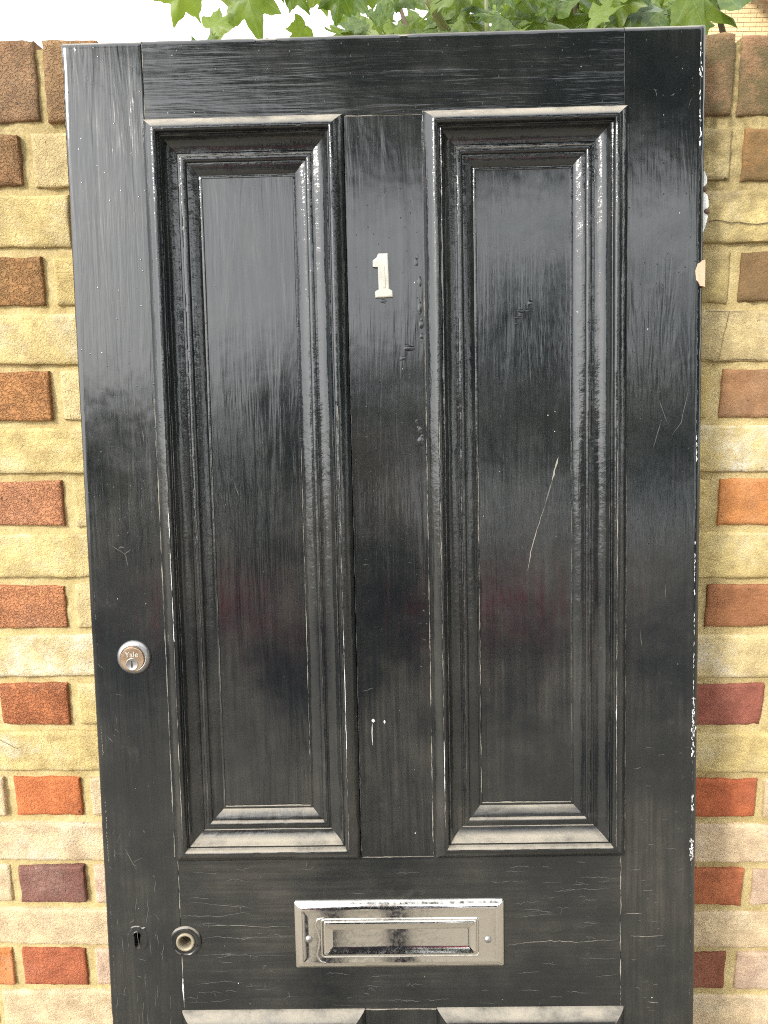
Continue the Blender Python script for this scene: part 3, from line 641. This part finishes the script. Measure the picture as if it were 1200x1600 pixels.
# flecks of dirt and undercoat everywhere
for _ in range(150):
    u, v = rnd.uniform(8, 752), rnd.uniform(6, 1225)
    inmould = (92 < u < 335 or 425 < u < 671) and 88 < v < 1012
    if inmould:
        if (162 < u < 266 or 490 < u < 600) and 160 < v < 936: fleck(rnd.choice((wh, cr, dim)), u, v, rnd.uniform(.35, .9), h=-14.7)
    elif not (238 < u < 522 and 1058 < v < 1164): fleck(rnd.choice((wh, cr, dim, dim, dim)), u, v, rnd.uniform(.3, .9), asp=rnd.uniform(.6, 2))
for _ in range(34):                                                   # stray scuffs on the left stile by the locks and on the top corners
    u, v = rnd.choice(((rnd.gauss(36, 18), rnd.gauss(1120, 55)), (rnd.gauss(34, 16), rnd.gauss(1010, 40)), (rnd.gauss(24, 10), rnd.gauss(815, 30)), (rnd.gauss(690, 40), rnd.gauss(60, 40)), (rnd.gauss(60, 25), rnd.gauss(40, 20))))
    if 6 < u < 90 or 668 < u < 750: a = rnd.uniform(0, 6.28); L = rnd.uniform(3, 13); strip(dim, [(u, max(5, v)), (u + L * .5 * math.cos(a) + rnd.uniform(-1, 1), max(5, v + L * .5 * math.sin(a))), (u + L * math.cos(a), max(5, v + L * math.sin(a)))], rnd.uniform(.35, .8), jag=.6)
kind(cr.build('paint_cracks', M['crack'], door), 'stuff'); kind(dim.build('scuffs', M['crack_dim'], door), 'stuff'); kind(wh.build('paint_chips', M['white'], door), 'stuff')
# blisters and sags in the old paint
bl = MB()
def blister(u, v, a, b, h, base=-0.1):
    n, k = 14, 5; secs = []; s = rnd.uniform(0, 99)
    for j in range(k + 1):
        q = 1 - j / k * 0.97
        secs.append([P(u + a * q * (1 + .25 * nz(math.cos(t), math.sin(t), s)) * math.cos(t), v + b * q * (1 + .25 * nz(math.cos(t), math.sin(t), s + 4)) * math.sin(t), base + h * (1 - q * q)) for t in [6.2832 * i / n for i in range(n)]])
    bl.loft(secs, True, False); bl.f.append(tuple(len(bl.v) - n + i for i in range(n)))
for u, v, a, b, h in ((407, 366, 10, 4.5, 2.2), (399, 378, 6, 3, 1.2), (421, 318, 4, 9, 1.8), (422, 338, 4, 7, 1.8), (419, 479, 6, 7, 2.4), (418, 466, 4, 6, 1.6), (414, 455, 3, 4, .8), (422, 352, 3, 5, 1.4), (348, 631, 6, 2.6, 1.0), (419, 670, 3, 6, 1.2), (419, 690, 2.5, 3, 1), (419, 727, 4, 1.8, 1), (414, 706, 4, 1.6, .9), (417, 264, 4, 7, 1.2), (421, 287, 3.5, 8, 1.6), (403, 629, 3, 1.6, .8), (376, 309, 7, 3, .9), (44, 604, 6, 3, 1), (62, 308, 3, 4, .5)):
    blister(u, v, a * .8, b * .9, h * .30); blister(u + rnd.uniform(-3, 2), v + rnd.uniform(-7, 7), a * .4, b * .5, h * .18)
for u, v, a, b, h in ((547, 322, 9, 3, .9), (541, 330, 6, 2.5, .8), (556, 313, 4, 5, .8), (540, 337, 3, 2, .6)): blister(u, v, a * .8, b * .8, h * .5, -15.4)
kind(bl.build('paint_blisters', M['paint_z'], door, True), 'stuff')

# ------------------------------------------------------------------ lobed-leaf shrub behind the wall
def leaf_mat():
    t = NT('maple leaf'); oi = t.n('ShaderNodeObjectInfo'); p = t.pos()
    sx = t.n('ShaderNodeSeparateXYZ', i_0=p)
    ang = t.math('ARCTAN2', sx.outputs['X'], sx.outputs['Y']); rad = t.n('ShaderNodeVectorMath', operation='LENGTH', i_0=p).outputs['Value']
    vein = t.ramp(t.math('MULTIPLY', t.math('ABSOLUTE', t.math('SINE', t.math('MULTIPLY', ang, 4.1))), rad), 0.001, 0.006)
    c = t.mix(oi.outputs['Random'], (0.028, 0.07, 0.012, 1), (0.145, 0.205, 0.028, 1))
    c = t.mix(t.math('MULTIPLY', t.ramp(t.noise(p, 60, 4), .35, .7), .4), c, (0.20, 0.24, 0.05, 1))
    c = t.mix(t.math('ADD', 0.6, t.math('MULTIPLY', vein, 0.4)), (0.22, 0.29, 0.08, 1), c)
    t.set(Base_Color=c, Roughness=0.42, Specular_IOR_Level=0.4)
    tr = t.n('ShaderNodeBsdfTranslucent', i_Color=t.mix(0.30, c, (0.32, 0.46, 0.03, 1)))
    mx = t.n('ShaderNodeMixShader', i_0=0.42, i_1=t.b.outputs[0], i_2=tr.outputs[0]); t.t.links.new(mx.outputs[0], t.out.inputs['Surface']); return t.m
M['leaf'] = leaf_mat(); M['bark'] = plain('bark', (0.13, 0.095, 0.065), 0.9); M['twig'] = plain('green twig', (0.20, 0.22, 0.09), 0.6)
def leaf_mesh(seed):
    rr = random.Random(seed)
    prof = [(-82, .10), (-60, .22), (-32, .42), (-14, .58), (-4, .70), (2, .62), (10, .56), (20, .52), (27, .58), (34, .66), (40, .76), (46, .92), (51, .76), (57, .70), (64, .60), (69, .58), (74, .68), (79, .78), (84, .88), (90, 1.06)]
    right = [(r * rr.uniform(.95, 1.05) * math.cos(R(a)), r * rr.uniform(.97, 1.03) * math.sin(R(a)) + .02) for a, r in prof]
    left = [(-x * rr.uniform(.92, 1.04), y * rr.uniform(.97, 1.03)) for x, y in right[:-1][::-1]]
    pts = right + left; n = len(pts); cup, bend, tw = rr.uniform(-.1, .5), rr.uniform(.05, .6), rr.uniform(-.35, .35)
    def z(x, y):
        a = math.atan2(x, y + .02); r = math.hypot(x, y)
        return -cup * abs(x) * .55 - bend * y * y * .5 + tw * x * y + .07 * r * math.cos(a * 8.2) + .05 * math.sin(9 * r + 5 * a + seed) * r
    ringp = [(0, .26)] + [(x * .45, .26 + (y - .26) * .45) for x, y in pts] + [(x * .75, .26 + (y - .26) * .75) for x, y in pts] + pts
    v = [(x * .1, y * .1, z(x, y) * .1) for x, y in ringp]
    f = [(0, 1 + i, 1 + (i + 1) % n) for i in range(n)]
    for q in (0, 1): f += [(1 + q * n + i, 1 + (q + 1) * n + i, 1 + (q + 1) * n + (i + 1) % n, 1 + q * n + (i + 1) % n) for i in range(n)]
    pet = len(v); L = .055
    v += [(-.0011, 0.001, 0), (.0011, 0.001, 0), (0.0009, -L, -.012), (-.0009, -L, -.012), (0, 0, -.0018), (0, -L, -.0138)]
    f += [(pet, pet + 1, pet + 2, pet + 3), (pet + 1, pet + 4, pet + 5, pet + 2), (pet + 4, pet, pet + 3, pet + 5)]
    me = bpy.data.meshes.new('leaf'); me.from_pydata(v, [], f); me.materials.append(M['leaf']); me.shade_smooth(); return me
LM = [leaf_mesh(i) for i in range(7)]
shrub = empty('maple_shrub', (0.55, 0.95, 0)); tag(shrub, 'green shrub with pointed lobed leaves showing above the door top', 'shrub')
OFF = Vector((-0.55, -0.95, 0))
def part_tube(name, pts, rad, mat): 
    mb = MB(); mb.tube([Vector(p) + OFF for p in pts], rad, 7); return mb.build(name, mat, shrub, True)
part_tube('trunk', [(0.55, .95, -.05), (.54, .94, .6), (.50, .92, 1.2), (.44, .86, 1.75), (.40, .84, 2.2), (.40, .9, 2.7)], [.035, .030, .026, .020, .014, .006], M['bark'])
BR = [[(.50, .92, 1.2), (.2, .85, 1.7), (.12, .85, 2.05), (0, .85, 2.4), (-.35, .85, 2.6)], [(.44, .86, 1.75), (.25, .75, 2.05), (.12, .72, 2.24), (-.02, .72, 2.42)], [(.44, .86, 1.75), (.62, .7, 2.02), (.66, .62, 2.16), (.60, .6, 2.30), (.58, .6, 2.5)], [(.40, .84, 2.2), (.33, .75, 2.3), (.22, .7, 2.36)], [(.40, .84, 2.0), (.48, .9, 2.25), (.5, .95, 2.5)],
      [(-.35, .85, 2.6), (-.40, .75, 2.50), (-.42, .72, 2.40)], [(.12, .72, 2.24), (.07, .68, 2.30), (.05, .66, 2.38)], [(.15, .75, 2.05), (.19, .66, 2.2), (.18, .64, 2.32)]]
for b in BR: part_tube('branch', b, [.012 - .010 * i / (len(b) - 1) for i in range(len(b))], M['bark'] if len(b) > 4 else M['twig'])
nleaf = 0
def put_leaf(x, y, z, size, tip, face, roll=0.0):
    """tip: direction the leaf points; face: direction its upper side looks"""
    global nleaf
    t = Vector(tip).normalized(); f = Vector(face); f = (f - t * f.dot(t)).normalized(); s = t.cross(f)
    o = bpy.data.objects.new('leaf', LM[nleaf % 7]); C.objects.link(o); o.parent = shrub
    m3 = Matrix((s, t, f)).transposed().to_4x4()
    o.matrix_local = Matrix.Translation(Vector((x, y, z)) + OFF) @ m3 @ Matrix.Scale(size, 4); nleaf += 1
# the few loose leaves against the sky on the left
for (x, y, z, s, tip, face) in ((-.425, .70, 2.345, .95, (-.35, 0, -1), (.2, -1, .3)), (-.372, .70, 2.262, .72, (.55, 0, .42), (0, -1, .5)), (-.300, .70, 2.335, 1.15, (.25, -.1, -1), (-.2, -1, .35)), (-.395, .72, 2.215, .55, (-.5, 0, .9), (.6, -1, .2)),
                                (-.345, .72, 2.225, .55, (.9, 0, .25), (0, -1, .9)), (-.275, .72, 2.225, .55, (.8, 0, .5), (.3, -.7, .8)), (-.385, .70, 2.225, .5, (.2, 0, 1), (-.9, -.6, .2)), (-.205, .72, 2.345, .7, (.5, 0, -.7), (0, -1, .4)), (-.235, .7, 2.36, .7, (-.4, 0, -.7), (.2, -1, .4)),
                                (-.185, .74, 2.275, .6, (-.6, 0, -.7), (.9, -.5, .2)), (-.11, .72, 2.335, .8, (-.1, 0, -1), (.3, -1, .1)), (-.155, .72, 2.35, .7, (.3, 0, -1), (-.2, -1, .3))):
    put_leaf(x, y, z, s * .82, tip, face)
for (x, y, z, s, tip, face) in ((.66, .55, 2.225, 1.25, (.9, 0, .25), (-.1, -.8, .7)), (.60, .55, 2.255, 1.2, (.7, -.1, -.35), (0, -1, .5)), (.55, .58, 2.235, 1.1, (-.9, -.1, -.05), (0, -.8, .7)), (.645, .6, 2.265, 1.1, (.8, 0, .5), (.2, -.9, .5)), (.62, .62, 2.215, .95, (.55, 0, -.5), (0, -1, .6)), (.50, .58, 2.25, 1.1, (.5, -.1, -.6), (.2, -1, .3))):
    put_leaf(x - .05, y, z + (.03 if x > .61 else 0), s * .84, tip, face)
while nleaf < 295:
    x = rnd.uniform(-0.12, 0.76) if rnd.random() < .85 else rnd.uniform(-.45, .95); y = rnd.uniform(.52, 1.25); z = CAM_Z + (y + 1.054) * rnd.uniform(.335, .43) if rnd.random() < .8 else rnd.uniform(2.1, 2.75)
    if x / (y + 1.054) > 0.365: continue
    if x < -0.06 * (y + 1.05) and z < CAM_Z + (y + 1.054) * .46: continue
    if x < .10 and rnd.random() < .5: continue
    if z < 2.0: continue
    tip = (rnd.uniform(-1, 1), rnd.uniform(-.6, .2), rnd.uniform(-1, .55)); face = (rnd.uniform(-.7, .5), -rnd.uniform(.3, 1), rnd.uniform(.1, 1))
    put_leaf(x, y, z, rnd.uniform(.36, .82), tip, face)

# ------------------------------------------------------------------ brick house seen past the shrub
house = empty('brick_house', (6.4, 14.5, 0)); tag(house, 'pale yellow brick house beyond the wall, in the top right corner', 'house')
def house_mat():
    t = NT('pale gault brick'); p = t.pos(); 
    bt = t.n('ShaderNodeTexBrick', i_Vector=t.n('ShaderNodeMapping', i_Vector=p, i_Rotation=(R(90), 0, 0)).outputs[0], i_Color1=(.58, .44, .24, 1), i_Color2=(.50, .38, .20, 1), i_Mortar=(.62, .52, .36, 1), i_Scale=1.0, i_Mortar_Size=.006, i_Brick_Width=.225, i_Row_Height=.075)
    return t.set(Base_Color=bt.outputs[0], Roughness=.9)
HM = house_mat(); HB = plain('gault brick', (.56, .42, .22), .9); HW = plain('house mortar', (.62, .52, .36), .95)
gx, half, apexz = -0.75, 4.2, 0
# verge passes (6.63, 7.73): slope 40 degrees, apex at x = 5.65 in world
ax = 5.2 - 6.4; az = 7.73 + (6.632 - 5.2) * 0.82 + .12; ev = az - half * 0.82
x0, x1 = -1.75, ax + half - .3
mb = MB()
out = [(x0, 0), (x1, 0), (x1, az - (x1 - ax) * .82), (ax, az), (x0, az - (ax - x0) * .82)]
mb.add([(x, 0.02, z) for x, z in out] + [(x, 7, z) for x, z in out], [(0, 1, 2, 3, 4), (9, 8, 7, 6, 5)] + [(i, i + 5, (i + 1) % 5 + 5, (i + 1) % 5) for i in range(5)])
hw = mb.build('gable_wall', HM, house)
bm_ = MB(); bm_.box(-.1075, .1075, 0, .05, -.0325, .0325); base = bm_.build('brick', HB, hw); base_me = base.data; bpy.data.objects.remove(base)
for r in range(14):
    z = 7.02 + r * .075
    for i in range(11):
        x = -1.66 + .225 * i + (.1125 if r % 2 else 0)
        if x + .11 > x1 or z > az - abs(x - ax) * .82 - .25: continue
        o = bpy.data.objects.new('brick', base_me); C.objects.link(o); o.parent = hw; o.location = (x, rnd.uniform(-.003, .003), z)
sl = math.atan(0.82)
for sgn in (-1, 1):
    L = (x1 - ax + .4) / math.cos(sl) if sgn > 0 else (ax - x0 + .3) / math.cos(sl)
    mb = MB(); mb.box(0, L, -.3, 7.3, .02, .22)
    for k, v in enumerate(mb.v): a = v[0]; mb.v[k] = (ax + sgn * (a * math.cos(sl) + (v[2]) * math.sin(sl)), v[1], az - a * math.sin(sl) + v[2] * math.cos(sl))
    ro = mb.build('roof', plain('red clay tiles', (.24, .10, .06), .85), house)
    mb = MB(); mb.box(0, L, -.34, -.302, -.20, .24)
    for k, v in enumerate(mb.v): a = v[0]; mb.v[k] = (ax + sgn * (a * math.cos(sl) + (v[2]) * math.sin(sl)), v[1], az - a * math.sin(sl) + v[2] * math.cos(sl))
    mb.build('bargeboard', plain('brown bargeboard', (.22, .12, .08), .7), ro)
for (wx, wz) in ((-.2, 4.2), (-.2, 1.2), (1.6, 1.2), (1.6, 4.2)):
    mb = MB(); mb.box(wx - .5, wx + .5, -.02, .03, wz - .6, wz + .6); wo = mb.build('window', plain('window white', (.75, .75, .73), .5), house)
    for s in (-1, 1):
        mb = MB(); mb.box(wx + s * .24 - .2, wx + s * .24 + .2, -.026, -.021, wz - .53, wz + .53); mb.build('pane', plain('pane', (.04, .05, .06), .08), wo)

# ------------------------------------------------------------------ across the road, mirrored in the gloss paint
def foliage_mat(name, a, b):
    t = NT(name); g = t.noise(t.pos(obj=False), 1.3, 4)
    return t.set(Base_Color=t.mix(g, a + (1,), b + (1,)), Roughness=.6)
FOL = foliage_mat('street foliage', (.035, .06, .018), (.085, .12, .035))
def leafcloud(mb, c, r, n, size, seed):
    rr = random.Random(seed)
    clumps = [(Vector((rr.gauss(0, 1), rr.gauss(0, 1), rr.gauss(0, 1))).normalized() * rr.uniform(.35, .95)) for _ in range(max(8, n // 160))]
    for _ in range(n):
        k = rr.choice(clumps); d = k + Vector((rr.gauss(0, .17), rr.gauss(0, .17), rr.gauss(0, .17)))
        p = Vector((c[0] + d.x * r[0], c[1] + d.y * r[1], c[2] + d.z * r[2]))
        if p.z < .25: continue
        a = Vector((rr.uniform(-1, 1), rr.uniform(-1, 1), rr.uniform(-1, 1))).normalized(); b = a.orthogonal().normalized(); s = size * rr.uniform(.6, 1.3)
        mb.add([p - a * s, p + b * s * .5, p + a * s, p - b * s * .5], [(0, 1, 2, 3)])
def tree(x, y, h, r, n, size, label, trunk=.14, lean=(0, 0), group='trees across the road'):
    t = empty('street_tree', (x, y, -.115)); tag(t, label, 'tree', group)
    zc = h - r[2]; cx_, cy_ = lean
    mb = MB(); mb.tube([(0, 0, 0), (cx_ * .1, cy_ * .1, zc * .3), (cx_ * .4, cy_ * .4, zc * .65), (cx_, cy_, zc), (cx_, cy_, zc + r[2] * .5)], [trunk * 1.2, trunk, trunk * .8, trunk * .5, trunk * .15], 9); mb.build('trunk', M['bark'], t, True)
    rr = random.Random(int(x * 13 + y * 7))
    for _ in range(5):
        a = rr.uniform(0, 6.28); e = Vector((cx_ + r[0] * .7 * math.cos(a), cy_ + r[1] * .7 * math.sin(a), zc + r[2] * rr.uniform(-.2, .5)))
        mb = MB(); mb.tube([(cx_ * .4, cy_ * .4, zc * .65), ((cx_ * .4 + e.x) / 2, (cy_ * .4 + e.y) / 2, (zc * .65 + e.z) / 2 + .1), e], [trunk * .4, trunk * .28, trunk * .06], 6); mb.build('limb', M['bark'], t, True)
    mb = MB(); leafcloud(mb, (cx_, cy_, zc), r, n, size, int(abs(x * 31 + y))); mb.build('crown', FOL, t)
tree(-7.5, -17, 5.4, (3.2, 2.2, 2.6), 5200, .17, 'broad low tree across the road, reflected far left in the paint')
tree(-1.4, -18, 6.2, (2.8, 2.2, 3.0), 5200, .17, 'rounded tree across the road behind the red car')
tree(3.6, -16.5, 8.2, (2.9, 2.2, 3.8), 3600, .17, 'dense tree across the road, right of centre in the reflection')
tree(9.0, -17, 8.4, (3.4, 2.2, 3.8), 4000, .17, 'tall tree across the road, far right in the reflection')
tree(4.7, -4.5, 6.7, (4.0, 1.4, 1.2), 17000, .10, 'large kerbside tree whose wide crown spreads opposite the door', .2, lean=(-3.0, -.1), group=None)
tree(5.4, -2.4, 6.0, (2.2, 2.0, 2.6), 8000, .12, 'bushy tree added out of view right of the door to darken its right-facing edges', .15, group=None)  # added unseen tree: blocks open sky from the chamfer and right-facing mouldings
# red car broadside across the road
car = empty('parked_car', (-0.25, -8.5, -.115)); tag(car, 'red hatchback parked across the road, mirrored in the door panels', 'car')
red = plain('red car paint', (.86, .04, .11), .35); glass = plain('car glass', (.02, .024, .028), .06); tyre = plain('tyre', (.02, .02, .02), .85); alloy = plain('alloy', (.5, .5, .5), .3, .9)
side = [(-2.10, .56), (-2.06, .80), (-1.95, .92), (-1.0, 1.0), (.9, 1.0), (1.6, .98), (2.0, .86), (2.13, .62), (2.12, .56)]
sill = [(-2.08, .28), (-2.12, .558), (2.14, .558), (2.10, .30), (1.75, .22), (-1.75, .22)]
def carloft(pts, secs, name, mat, parent):
    mb = MB(); cxm = sum(p[0] for p in pts) / len(pts); czm = sum(p[1] for p in pts) / len(pts)
    mb.loft([[(cxm + (x - cxm) * k, y, czm + (z - czm) * k2) for x, z in pts] for y, k, k2 in secs]); return mb.build(name, mat, parent, True, 40)
body = carloft(side, [(.86, .95, .93), (.82, .985, .98), (.6, 1, 1), (-.6, 1, 1), (-.82, .985, .98), (-.86, .95, .93)], 'body', red, car)
carloft(sill, [(.85, .96, 1), (.81, .99, 1), (.6, 1, 1), (-.6, 1, 1), (-.81, .99, 1), (-.85, .96, 1)], 'sill_cladding', plain('grey cladding', (.03, .03, .032), .7), car)
cab = [(-1.75, .96), (-1.60, 1.22), (-1.25, 1.42), (-.4, 1.48), (.35, 1.44), (.75, 1.28), (1.30, .97)]
carloft(cab, [(.80, 1, 1), (.60, .95, 1), (-.60, .95, 1), (-.80, 1, 1)], 'cabin_glass', glass, car)
roofp = [(-1.40, 1.40), (-.4, 1.50), (.38, 1.46), (.36, 1.43), (-.4, 1.465), (-1.38, 1.37)]
carloft(roofp, [(.66, .95, 1), (.6, 1, 1), (-.6, 1, 1), (-.66, .95, 1)], 'roof_panel', red, car)
for a, b in (((-1.62, .96), (-1.22, 1.40)), ((-.35, .98), (-.38, 1.44)), ((1.28, .98), (.42, 1.43))):
    for s in (-1, 1): mb = MB(); mb.tube([(a[0], s * .815, a[1]), (b[0], s * .66, b[1])], .035, 6); mb.build('pillar', red, car, True)
for x in (-1.3, 1.32):
    for s in (-1, 1):
        mb = MB(); secs = []
        for y, r in ((.70, .26), (.70, .31), (.73, .33), (.86, .33), (.89, .31), (.89, .22)): secs.append([(x + r * math.cos(t), s * y, .33 + r * math.sin(t)) for t in [6.2832 * i / 24 for i in range(24)]])
        mb.loft(secs); wo = mb.build('wheel', tyre, car, True, 40)
        mb = MB(); secs = [[(x + r * math.cos(t), s * y, .33 + r * math.sin(t)) for t in [6.2832 * i / 20 for i in range(20)]] for y, r in ((.895, .22), (.905, .20), (.88, .05))]; mb.loft(secs); mb.build('rim', alloy, wo, True, 40)
for x, nm, c in ((2.06, 'headlight', (.8, .8, .8)), (-2.05, 'tail_light', (.3, .01, .01))):
    for s in (-1, 1): mb = MB(); mb.loft([[(x + .06 * q, s * (.62 + .14 * math.cos(t)), .68 + .07 * math.sin(t)) for t in [6.2832 * i / 14 for i in range(14)]] for q in (-1, 0, .6)]); mb.build(nm, plain(nm + ' lens', c, .15), car, True)
for s in (-1, 1):
    for x in (-.30, .55): mb = MB(); mb.box(x - .09, x + .09, s * .875 - .01, s * .875 + .01, .84, .87); mb.build('door_handle', red, car)
    mb = MB(); mb.box(.85, 1.0, min(s * .88, s * 1.02), max(s * .88, s * 1.02), 1.0, 1.12); mb.build('wing_mirror', red, car)

# ------------------------------------------------------------------ the photographer, mirrored in the door and the letter plate
def skin(name, joints, edges, mat, parent, sub=2, root=0):
    me = bpy.data.meshes.new(name); me.from_pydata([j[0] for j in joints], edges, [])
    o = bpy.data.objects.new(name, me); C.objects.link(o)
    sk = o.modifiers.new('skin', 'SKIN'); sk.use_smooth_shade = True
    if not me.skin_vertices: me.skin_vertices.new()
    for i, j in enumerate(joints): me.skin_vertices[0].data[i].radius = j[1] if isinstance(j[1], tuple) else (j[1], j[1]); me.skin_vertices[0].data[i].use_root = i == root
    ss = o.modifiers.new('sub', 'SUBSURF'); ss.levels = ss.render_levels = sub
    bpy.context.view_layer.update()
    nm = bpy.data.meshes.new_from_object(o.evaluated_get(bpy.context.evaluated_depsgraph_get()))
    bpy.data.objects.remove(o); nm.materials.clear(); nm.materials.append(mat); nm.shade_smooth()
    q = bpy.data.objects.new(name, nm); C.objects.link(q); q.parent = parent; return q
per = empty('person', (-.09, -1.50, 0), 0); tag(per, 'person in dark jacket and jeans holding up a phone, mirrored in the door', 'person')
skinm = plain('skin', (.46, .28, .20), .5); coat = plain('dark jacket', (.018, .02, .026), .85); jean = plain('dark jeans', (.022, .026, .045), .9)
hair = plain('dark hair', (.025, .017, .012), .6); shoe = plain('dark shoe', (.02, .02, .02), .6)
BJ = [((0, 0, .98), (.15, .11)), ((0, 0, 1.15), (.145, .105)), ((0, .0, 1.33), (.165, .115)), ((0, 0, 1.44), (.11, .08)), ((0, .02, 1.52), .052), ((0, .04, 1.60), (.068, .078)), ((0, .045, 1.68), (.076, .092)), ((0, .04, 1.75), (.055, .065)),
      ((.19, 0, 1.41), .062), ((.25, .06, 1.15), .046), ((.13, .27, 1.36), .038), ((.07, .36, 1.49), .028), ((-.19, 0, 1.41), .062), ((-.25, .06, 1.15), .046), ((-.03, .27, 1.36), .038), ((.05, .36, 1.47), .028),
      ((.09, 0, .88), .095), ((.095, .02, .50), .062), ((.10, -.02, .09), .045), ((.105, .12, .045), .042), ((-.09, 0, .88), .095), ((-.095, .02, .50), .062), ((-.10, -.02, .09), .045), ((-.105, .12, .045), .042)]
BE = [(0, 1), (1, 2), (2, 3), (3, 4), (4, 5), (5, 6), (6, 7), (3, 8), (8, 9), (9, 10), (10, 11), (3, 12), (12, 13), (13, 14), (14, 15), (0, 16), (16, 17), (17, 18), (18, 19), (0, 20), (20, 21), (21, 22), (22, 23)]
bd = skin('body', BJ, BE, coat, per)
for m_ in (jean, skinm, shoe): bd.data.materials.append(m_)
for pl in bd.data.polygons:
    c = pl.center
    pl.material_index = 3 if c.z < .10 else 1 if c.z < .96 and abs(c.x) < .22 and c.y < .2 else 2 if c.z > 1.50 and c.y < .25 or c.y > .335 else 0
mb = MB(); secs = []
for k in range(7):
    a = math.pi * .5 * k / 6; rr_ = math.cos(a)
    secs.append([(.083 * rr_ * math.cos(t), .028 + .098 * rr_ * math.sin(t) - .012, 1.685 + .105 * math.sin(a) - (.055 if math.sin(t) < .2 else -.02) * (1 - k / 6)) for t in [6.2832 * i / 20 for i in range(20)]])
mb.loft(secs, True, False); mb.build('hair', hair, bd, True)
mb = MB(); mb.loft([[(.0 + w_ * math.cos(t), .125 + d_, z_ + .004 * math.sin(t)) for t in [6.2832 * i / 10 for i in range(10)]] for w_, d_, z_ in ((.008, .0, 1.68), (.013, .022, 1.645), (.010, .005, 1.632))]); mb.build('nose', skinm, bd, True)
for hx, s_ in ((.075, 1), (.045, -1)):
    for f_ in range(5):
        zz = 1.50 + .022 * f_ - (.03 if f_ == 0 else 0); ln = (.05, .068, .074, .070, .055)[f_]
        skin('finger', [((hx, .365, 1.49), .010), ((hx + s_ * .022, .385, zz), .009), ((hx + s_ * .016, .385 + ln * .55, zz + .004), .008), ((hx - s_ * .012, .40 + ln * .45, zz + .006), .007)], [(0, 1), (1, 2), (2, 3)], skinm, bd, 1)
ph = MB(); ph.box(.055, .125, .425, .433, 1.47, 1.615); ph_o = ph.build('phone', plain('phone case', (.02, .02, .022), .3)); ph_o.location = (-.09, -1.5, 0)
tag(ph_o, 'dark phone held up in front of the photographer', 'phone')
